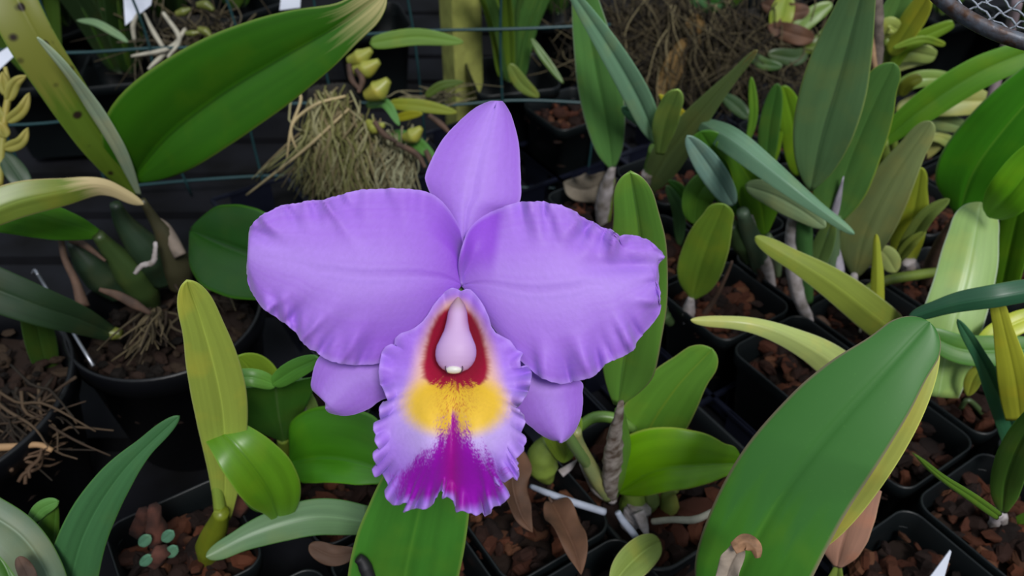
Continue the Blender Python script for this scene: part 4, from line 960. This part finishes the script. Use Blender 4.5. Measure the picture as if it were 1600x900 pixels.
t = potted(-4, -4, 'potted_orchid', 'orchid with folded mid-green leaves and short round glossy leaf left of the lip')
R = top_of(450, 720)
leaf(t, [(444, 690), (436, 650), (430, 598)], 60, leafmat(C(74, 126, 46), rib=C(120, 150, 90)), R=R, lean=18, wl=[3, 24, 48, 66, 78, 84], wr=[4, 22, 34, 44, 56, 60], fold=4)
leaf(t, [(432, 602), (395, 590), (346, 590)], 14, leafmat(C(96, 150, 62)), R=R, lean=20, prof=(.4, .5), fold=10)
leaf(t, [(426, 600), (460, 578), (498, 560)], 16, leafmat(C(90, 148, 56)), R=R, lean=20, prof=(.35, .35), fold=10)
leaf(t, [(420, 640), (400, 590), (372, 556)], 34, leafmat(C(130, 160, 44)), R=R, lean=4, prof=(.5, .5))
leaf(t, [(462, 700), (470, 650), (456, 600)], 28, leafmat(C(132, 164, 84)), R=R, lean=12, prof=(.5, .4), fold=14)
stem('pseudobulb', t, [(448, 722), (446, 705), (442, 685)], [10, 12, 9], leafmat(C(120, 144, 50)), R=R, lean=16)
stem('sheath', t, [(478, 650), (470, 615), (468, 590)], [8, 10, 3], M_husk, R=R, lean=10)
leaf(t, [(452, 722), (500, 716), (550, 722), (612, 740)], 60, leafmat(C(66, 130, 20), rim=C(100, 160, 40), rib=C(50, 110, 14)), depths=[.50, .47, .46], wl=[2, 56, 76, 82, 76, 40], wr=[8, 34, 38, 36, 32, 16], fold=(30, 26))

t = potted(-4, -3, 'potted_orchid', 'orchid with a grey-green leaf lying low to the left of the large lower leaf')
leaf(t, [(575, 815), (490, 808), (400, 832), (322, 870)], 32, leafmat(C(92, 124, 84), rim=C(80, 130, 60), rough=.45), depths=[.45, .43, .42], wl=[20, 26, 28, 28, 24, 18, 1], wr=[24, 28, 28, 26, 22, 14, 1], fold=(-20, -14))
leaf(t, [(560, 862), (520, 868), (483, 852)], 16, M_drybrown, depths=[.43, .43], fold=20, wave=.2, label='brown dry husk')
t = potted(-4, -2, 'potted_orchid', 'orchid whose single broad two-tone leaf rises from the bottom edge below the lip')
leaf(t, [(620, 985), (635, 890), (655, 800), (675, 710), (690, 630)], 88, leafmat(C(66, 128, 42), rim=C(130, 160, 70), rib=C(90, 148, 50)), depths=[.42, .385, .365, .355], wl=[60, 84, 88, 86, 74, 54, 2], wr=[60, 76, 82, 82, 76, 60, 2], fold=(16, 12), thick=.002, wave=.01)
stem('stub', t, [(560, 872), (568, 880), (578, 905)], [8, 11, 10], plain('blackened_stub', C(20, 18, 22), .6), depths=[.378, .38], label='blackened stub against the leaf')
potted(-3, -2, 'plant_pot', 'square pot of red-brown bark right below the tip of the lip', 'plant pot')
potted(-5, -2, 'plant_pot', 'square pot at the bottom edge beside the blackened stub, filled with bark', 'plant pot')
potted(-3, -1, 'plant_pot', 'square pot at the bottom edge below the curled brown leaves, filled with bark', 'plant pot')

# bottom left corner plant
t = potted(-6, -2, 'potted_orchid', 'orchid at the bottom left corner with a long pointed blue-green leaf')
leaf(t, [(100, 960), (130, 840), (190, 740), (280, 650)], 40, leafmat(C(58, 104, 60), rim=C(80, 130, 60), rough=.45), depths=[.42, .40, .39], wl=[38, 38, 36, 34, 28, 16, 1], wr=[36, 38, 36, 32, 24, 12, 1], fold=(12, 20))
leaf(t, [(80, 940), (84, 860), (88, 785)], 26, leafmat(C(60, 96, 30)), depths=[.43, .41], wl=[30, 34, 36, 30, 4], wr=[20, 16, 10, 6, 2], fold=10)
leaf(t, [(45, 820), (65, 795), (91, 783)], 12, leafmat(C(84, 130, 60)), depths=[.408, .405], fold=10)
leaf(t, [(95, 960), (70, 890), (30, 835), (-40, 790)], 40, leafmat(C(88, 110, 84), rim=C(90, 140, 50), rough=.5), depths=[.40, .39], wl=[30, 38, 40, 40, 38], wr=[20, 24, 26, 28, 28], fold=10)
leaf(t, [(55, 930), (42, 895), (28, 870)], 12, M_huskbrown, depths=[.38, .38], wave=.2, label='dry pointed husk')
leaf(t, [(30, 960), (10, 890), (-20, 850)], 20, leafmat(C(60, 104, 34)), depths=[.41, .41])

# ================================================================== fence, post, hanging plants, basket, labels
YF = .75
def PY(x, y, Y):
    r = ray(x, y); return EYE + r * (Y / r.y)
fence = empty('wire_fence', (0, YF, 0), 'green coated wire mesh with wide openings strung behind the flower', 'wire fence')
b = MB(); b2 = MB()
rs = random.Random(4)
zt = [PY(800, y, YF).z for y in (-60, 60, 175, 292, 400)]
for k, z in enumerate(zt):
    pts = [Vector((x, YF + rs.gauss(0, .004), z + .012 * math.sin(x * 7 + k) + rs.gauss(0, .002))) for x in np.linspace(-1.0, .09, 14)]
    b.tube(pts, [.0015, .0015], n=60, ns=6)
for k in range(13):
    x = -.92 + k * .083
    pts = [Vector((x + rs.gauss(0, .004), YF - .002, z)) for z in np.linspace(0.0, .42, 6)]
    b2.tube(pts, [.0012, .0012], n=24, ns=6)
b.build('long_wires', M_wire, fence); b2.build('upright_wires', M_wire, fence)

M_post = plain('mossy_wood', C(150, 154, 78), .9, var=.35, scale=35, bump=.8)
pc = PY(722, 130, .86)
t = empty('wooden_post', (pc.x, .88, 0), 'mossy yellow-green wooden post rising behind the upright purple sepal', 'post')
b = MB(); b.box((pc.x, .88, .35), (.034, .034, .70), math.radians(28)); po = b.build('post_shaft', M_post, t, smooth=False)
m_ = po.modifiers.new('edge', 'BEVEL'); m_.width = .0015; m_.segments = 2
b = MB(); b.box((pc.x, .88, .703), (.038, .038, .006), math.radians(28)); b.build('post_cap', M_post, t, smooth=False)

RC2 = [C(130, 128, 84), C(104, 104, 60), C(144, 140, 104), C(84, 80, 50), C(116, 104, 76)]
BC = [C(64, 56, 40), C(46, 40, 30), C(84, 76, 56), C(34, 30, 24)]
def mount(x, y, d, label, n1, dst, spread, cols, rad=.0011, seed=1, board=(30, 26)):
    t = empty('mounted_orchid', P(x, y, d), label, 'hanging orchid', 'orchids hanging on the wire mesh')
    V = []; m = 14
    rs_ = random.Random(seed)
    stem('root_mat', t, [(x - board[0], y), (x, y + 4), (x + board[0] * .8, y + 8), (x + board[0], y + 30)], [board[1] * .5, board[1], board[1], board[1] * .4], plain('fibre_mat', C(28, 24, 18), .95, var=.5, scale=80, bump=1), depths=[d, d + .01], lump=.3)
    strands('aerial_roots', t, n1, ((x, y + 6, d - .01), spread[0]), (dst + (d - .012,), spread[1]), rad, M_rootmass, seed, cols=cols)
    return t
# beside the flower, below the tip of the huge leaf
t = mount(515, 150, .74, 'hanging orchid with beard of pale roots and green buds left of upright sepal', 170, (510, 300), (15, 24), RC2, .0009, 31, (34, 24))
strands('aerial_roots', t, 90, ((555, 190, .73), 18), ((560, 310, .72), 26), .0008, M_rootmass, 32, cols=RC2)
strands('aerial_roots', t, 100, ((620, 215, .74), 18), ((615, 310, .73), 22), .0008, M_rootmass, 33, cols=[C(150, 150, 120), C(120, 116, 90), C(96, 90, 66)])
strands('aerial_roots', t, 14, ((520, 170, .73), 14), ((440, 270, .73), 26), .0011, M_rootmass, 34, cols=RC2)
strands('aerial_roots', t, 24, ((640, 160, .76), 26), ((715, 150, .76), 26), .0008, M_rootmass, 35, cols=[C(110, 104, 80), C(90, 84, 64)])
for pts in ([(440, 130), (470, 150), (455, 200), (448, 250)], [(540, 150), (490, 165), (455, 200), (470, 250)], [(545, 170), (480, 230), (430, 270), (385, 305)]):
    stem('aerial_root', t, pts, [2, 2.4, 2.2, 1.5], plain('tan_root', C(168, 150, 110), .7, var=.2), depths=[.72, .71, .72])
for pts, r_ in [([(545, 95), (563, 90), (580, 78)], 14), ([(552, 110), (572, 108), (592, 96)], 15), ([(572, 150), (590, 142), (607, 125)], 17), ([(632, 215), (645, 212), (658, 200)], 13), ([(575, 190), (585, 200), (600, 195)], 10)]:
    stem('pseudobulb', t, pts, [r_ * .5, r_, r_ * .35], leafmat(C(150, 154, 66)), depths=[.725, .715])
for pts, w, c_ in [([(578, 68), (650, 58), (724, 66)], 13, C(98, 130, 50)), ([(608, 162), (660, 166), (714, 176)], 10, C(122, 132, 40)), ([(572, 164), (602, 162), (624, 196)], 8, C(84, 130, 66)), ([(612, 208), (650, 222), (690, 262)], 10, C(70, 118, 46)),
                   ([(665, 150), (690, 134), (724, 128)], 7, C(80, 100, 40)), ([(618, 185), (640, 180), (660, 178)], 7, C(140, 140, 30))]:
    leaf(t, pts, w, leafmat(c_), depths=[.74, .72], prof=(.3, .5), fold=14, roll=12)
for pts in ([(545, 100), (550, 125), (562, 140)], [(556, 108), (566, 125), (560, 145)], [(585, 190), (600, 210), (620, 222)], [(620, 225), (650, 240), (665, 262)], [(670, 180), (690, 195), (704, 210)], [(665, 235), (680, 265), (700, 290)]):
    stem('aerial_root', t, pts, [4, 5, 3], M_huskbrown, depths=[.715, .715])
# upper left tangle
t = mount(300, 40, .86, 'hanging orchid with brown tangled roots and stubby bulbs by the white tag', 120, (320, 90), (60, 60), BC + [C(100, 92, 76)], .0008, 41, (60, 20))
for pts in ([(255, 20), (280, 60), (262, 90)], [(262, 85), (240, 50), (225, 20)], [(290, 45), (265, 75), (205, 88)], [(262, 80), (240, 100), (232, 108)], [(210, 62), (208, 40), (216, 20)]):
    stem('aerial_root', t, pts, [3, 4, 2], M_root, depths=[.80, .79])
for pts, r_ in [([(310, 45), (322, 50), (330, 58)], 7), ([(308, 8), (322, 8), (334, 16)], 8), ([(275, 22), (288, 18), (298, 14)], 7), ([(290, 52), (302, 52), (312, 50)], 5)]:
    stem('pseudobulb', t, pts, [r_ * .6, r_, r_ * .4], leafmat(C(104, 112, 50)), depths=[.80, .80])
leaf(t, [(120, 32), (150, 36), (180, 52), (200, 66)], 6, leafmat(C(110, 140, 100)), depths=[.80, .80])
# upper middle right tangles
t = mount(1010, 20, .95, 'hanging brown root mass above the long narrow blue-green leaf', 420, (1020, 120), (70, 70), BC, .0008, 51, (60, 24))
strands('aerial_roots', t, 120, ((1080, 10, .93), 30), ((1080, 160, .93), 40), .0007, M_rootmass, 52, cols=BC + [C(130, 120, 90)])
leaf(t, [(1075, -20), (1100, 0), (1130, 8)], 16, M_deep, depths=[.93, .92])
for pts in ([(1070, 60), (1050, 110), (1030, 150)], [(1085, 20), (1088, 55), (1100, 62)]):
    leaf(t, pts, 16, plain('dead_leaf_ochre', C(104, 80, 40), .85, var=.4, scale=40, bump=.4), depths=[.92, .93], wave=.3, thick=.0006, name='dead_leaf')
t = mount(1190, 30, .92, 'hanging root mass with dead brown leaves left of the tallest broad leaf', 360, (1190, 130), (55, 60), BC, .0007, 61, (45, 22))
for pts, w, c_ in [([(1215, 50), (1222, 20), (1230, -10)], 18, C(130, 150, 50)), ([(1235, 60), (1262, 30), (1300, 5)], 14, C(100, 130, 44)), ([(1250, 75), (1275, 70), (1300, 40)], 11, C(84, 104, 34)), ([(1262, 80), (1240, 90), (1200, 84)], 13, C(54, 76, 40)),
                   ([(1170, 85), (1195, 100), (1222, 104)], 9, C(60, 90, 44)), ([(1130, 150), (1150, 165), (1170, 185)], 11, C(48, 76, 40))]:
    leaf(t, pts, w, leafmat(c_), depths=[.90, .89], prof=(.4, .45))
for pts in ([(1200, 40), (1230, 50), (1272, 62)], [(1190, 5), (1230, 20), (1265, 15)]):
    leaf(t, pts, 15, M_drybrown, depths=[.90, .89], wave=.25, thick=.0006, name='dead_leaf')

# leafy potted plants along the back, seen through the mesh
def strap_plant(px, py, Y, n, hgt, cols, label, seed, w=.009, spread=.6):
    c = PY(px, py, Y); rs_ = random.Random(seed)
    t = empty('strap_leaved_plant', (c.x, Y, 0), label, 'potted plant', 'strap-leaved plants along the back')
    o = bpy.data.objects.new('pot', me_pot); COL.objects.link(o); o.parent = t; o.scale = (1.25, 1.25, 1.1); o.rotation_euler = (0, 0, rs_.random())
    base = Vector((c.x, Y, .085))
    for k in range(n):
        a = rs_.uniform(0, 2 * PI); s_ = rs_.uniform(.15, spread); h = hgt * rs_.uniform(.6, 1.1)
        dr = Vector((math.cos(a), math.sin(a) * .7, 0))
        W = [base + dr * .008, base + dr * (h * s_ * .3) + Vector((0, 0, h * .45)), base + dr * (h * s_ * .7) + Vector((0, 0, h * .85)), base + dr * (h * s_ * 1.2) + Vector((0, 0, h * (1.0 - s_ * .3)))]
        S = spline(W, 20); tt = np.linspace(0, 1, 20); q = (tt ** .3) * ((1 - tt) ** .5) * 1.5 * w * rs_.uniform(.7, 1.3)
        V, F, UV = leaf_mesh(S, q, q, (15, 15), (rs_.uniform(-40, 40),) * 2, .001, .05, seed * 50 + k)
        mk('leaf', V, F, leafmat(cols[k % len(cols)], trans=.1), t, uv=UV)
    return t
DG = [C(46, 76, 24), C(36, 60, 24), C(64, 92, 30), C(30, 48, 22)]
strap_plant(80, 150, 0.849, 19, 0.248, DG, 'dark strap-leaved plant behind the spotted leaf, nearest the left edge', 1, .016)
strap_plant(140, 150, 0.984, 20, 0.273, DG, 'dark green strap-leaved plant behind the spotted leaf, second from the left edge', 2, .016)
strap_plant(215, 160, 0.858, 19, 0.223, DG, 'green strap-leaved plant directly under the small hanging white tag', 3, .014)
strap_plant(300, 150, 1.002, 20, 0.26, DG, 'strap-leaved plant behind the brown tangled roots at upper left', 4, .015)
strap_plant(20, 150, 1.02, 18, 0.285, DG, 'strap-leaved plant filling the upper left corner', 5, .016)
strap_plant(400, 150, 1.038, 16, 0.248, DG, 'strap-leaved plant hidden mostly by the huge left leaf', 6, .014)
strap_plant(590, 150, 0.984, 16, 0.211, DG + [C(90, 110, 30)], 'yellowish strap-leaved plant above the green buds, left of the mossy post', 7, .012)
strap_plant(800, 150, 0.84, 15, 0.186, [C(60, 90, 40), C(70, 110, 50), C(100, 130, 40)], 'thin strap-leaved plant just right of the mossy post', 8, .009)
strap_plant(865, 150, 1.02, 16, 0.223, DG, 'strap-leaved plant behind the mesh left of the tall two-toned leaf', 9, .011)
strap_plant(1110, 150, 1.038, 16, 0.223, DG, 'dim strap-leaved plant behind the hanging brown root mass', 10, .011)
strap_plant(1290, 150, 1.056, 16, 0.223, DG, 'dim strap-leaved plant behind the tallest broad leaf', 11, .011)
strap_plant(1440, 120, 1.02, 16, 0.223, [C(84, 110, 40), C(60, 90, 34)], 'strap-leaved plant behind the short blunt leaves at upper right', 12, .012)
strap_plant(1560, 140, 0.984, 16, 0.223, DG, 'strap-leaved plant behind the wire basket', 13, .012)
t = potted(1, -7, 'potted_seedling', 'small orchid with one thin pale leaf near the mesh, right of the upright sepal', 'potted orchid')
leaf(t, [(842, 152), (815, 130), (796, 100)], 11, leafmat(C(110, 130, 60)), depths=[.84, .82], roll=15)
leaf(t, [(880, 130), (850, 90), (830, 60)], 6, leafmat(C(90, 120, 60)), depths=[.86, .86])

# hanging yellow flower spike at the left edge
t = empty('flower_spike', P(8, 240, .60), 'hanging spike of yellow crescent bracts at the left edge', 'flower spike')
M_br = leafmat(C(142, 138, 62), tip=C(160, 150, 76), tip_at=.6, rough=.6)
stem('spike_stem', t, [(0, 290), (3, 230), (8, 180), (14, 140), (8, 105)], [5, 6, 6, 5, 3], M_br, depths=[.60, .60])
for (x0, y0, x1, y1, x2, y2) in [(12, 158, 24, 130, 42, 118), (12, 190, 34, 172, 46, 145), (8, 232, 32, 222, 44, 200), (12, 150, 6, 130, 4, 112), (6, 190, -4, 175, -14, 160), (10, 215, 2, 200, -10, 190)]:
    leaf(t, [(x0, y0), (x1, y1), (x2, y2)], 9, M_br, depths=[.60, .595], prof=(.35, .6), name='bract', fold=30, thick=.003)

# wire basket hanging at the upper right
bk = empty('wire_basket', P(1622, -66, .36), 'round rusty rimmed wire mesh basket hanging in the upper right corner', 'basket')
Cb = P(1622, -66, .36); rb = .0535; TL = Matrix.Rotation(math.radians(20), 4, 'X')
b = MB(); ring = [Cb + Vector((rb * math.cos(a), rb * math.sin(a), 0)) for a in np.linspace(0, 2 * PI, 97)]
V = []; F = []
prof_r = [(-.0014, -.0030), (.0012, -.0030), (.0022, -.0020), (.0022, .0018), (.0010, .0030), (-.0012, .0030), (-.002, 0)]
for k in range(96):
    a = 2 * PI * k / 96
    for (dr, dz) in prof_r: V.append(Cb + TL @ Vector(((rb + dr) * math.cos(a), (rb + dr) * math.sin(a), dz)))
for k in range(96):
    for q in range(7): F.append((k * 7 + q, ((k + 1) % 96) * 7 + q, ((k + 1) % 96) * 7 + (q + 1) % 7, k * 7 + (q + 1) % 7))
mk('rim', V, F, M_rust, bk, label='grey rim spotted with rust')
b = MB()
for fam in (0, 1):
    an = math.radians(38 + 74 * fam); u_ = Vector((math.cos(an), math.sin(an), 0)); v_ = Vector((-math.sin(an), math.cos(an), 0))
    q = -rb + .003
    while q < rb:
        hl = math.sqrt(max(0, rb * rb - q * q)); m = max(6, int(hl * 2 / .0042)); pts = []
        for k in range(m + 1):
            s_ = -hl + 2 * hl * k / m; r2 = (s_ * s_ + q * q) / (rb * rb)
            pts.append(Cb + TL @ (u_ * s_ + v_ * (q + .0005 * math.sin(k * PI / 2)) + Vector((0, 0, -.012 * (1 - r2) + .0006 * (1 if (k + fam) % 2 else -1)))))
        b.tube(pts, [.00055, .00055], n=m * 2, ns=5)
        q += .0085
b.build('mesh_bowl', M_metal, bk)
for a in (.6, 2.7, 4.7):
    tube('hanger', [Cb + TL @ Vector((rb * math.cos(a), rb * math.sin(a), 0)), Cb + Vector((0, 0, .16))], [.0007, .0007], M_metal, bk, n=6, ns=6)

# sticks, twig, stakes
t = empty('dead_twig', P(1345, 160, .66), 'rough brown dead twig standing between the tallest leaf and the blunt leaves', 'twig')
stem('twig_shaft', t, [(1318, 330), (1338, 200), (1352, 140), (1366, 110), (1372, 60), (1368, -20)], [8, 9, 10, 9, 8, 9], plain('twig_bark', C(104, 92, 84), .9, var=.5, scale=90, bump=1), depths=[.69, .66, .62], lump=.25, n=40)
stem('twig_branch', t, [(1368, 112), (1362, 70), (1356, 20)], [4, 5, 3], plain('twig_pale', C(150, 120, 90), .9, var=.3, scale=90, bump=1), depths=[.645, .63])
stem('peeling_bark', t, [(1346, 152), (1352, 120), (1362, 95)], [3, 6, 2], M_huskbrown, depths=[.645, .64], flat=.4)
t = empty('plant_stake', P(1536, 195, .70), 'smooth mauve-grey stake leaning beside the large bright leaf at the right edge', 'stake')
stem('rod', t, [(1515, 260), (1540, 185), (1572, 70), (1590, 0)], [8, 8, 8, 8], plain('mauve_cane', C(128, 112, 118), .6, var=.15), depths=[.74, .70, .66])
stem('split_cane', t, [(1530, 262), (1562, 170), (1592, 80)], [5, 6, 5], plain('old_cane', C(98, 96, 84), .8, var=.35, scale=90, bump=.5), depths=[.75, .71, .68])

def label_tag(px, depth, label):
    t = empty('plant_label', P(*px[0], depth), label, 'plant label', 'white plant labels')
    W = [P(x, y, depth) for x, y in px]; Nn = (W[1] - W[0]).cross(W[2] - W[0]).normalized() * .0007
    n_ = len(W); V = [w + Nn * .5 for w in W] + [w - Nn * .5 for w in W]
    F = [tuple(range(n_)), tuple(range(n_, 2 * n_))[::-1]] + [(k, k + n_, (k + 1) % n_ + n_, (k + 1) % n_) for k in range(n_)]
    mk('tag', V, F, M_tag, t, smooth=False); return t
tt = label_tag([(192, -20), (240, -20), (236, 8), (196, 40)], .80, 'white plastic tag hanging point down at top left')
stem('wire', tt, [(215, -20), (217, -60)], [1.5, 1.5], M_metal, depths=[.80, .80])
tt = label_tag([(441, -20), (471, -20), (469, 12), (437, 16)], .80, 'white plastic tag behind the upper edge of the huge left leaf')
stem('wire', tt, [(455, -20), (455, -60)], [1.5, 1.5], M_metal, depths=[.80, .80])
tt = label_tag([(1450, 905), (1484, 859), (1486, 862), (1474, 905)], .455, 'thin white plant label standing edge-on at the bottom right')
tt = label_tag([(782, -10), (797, -10), (795, 26), (784, 26)], .95, 'small white tag behind the mesh right of the mossy post')
tt = label_tag([(-5, 85), (18, 70), (22, 88), (-2, 110)], .75, 'pale blue-white tag at the left edge under the spotted leaf')
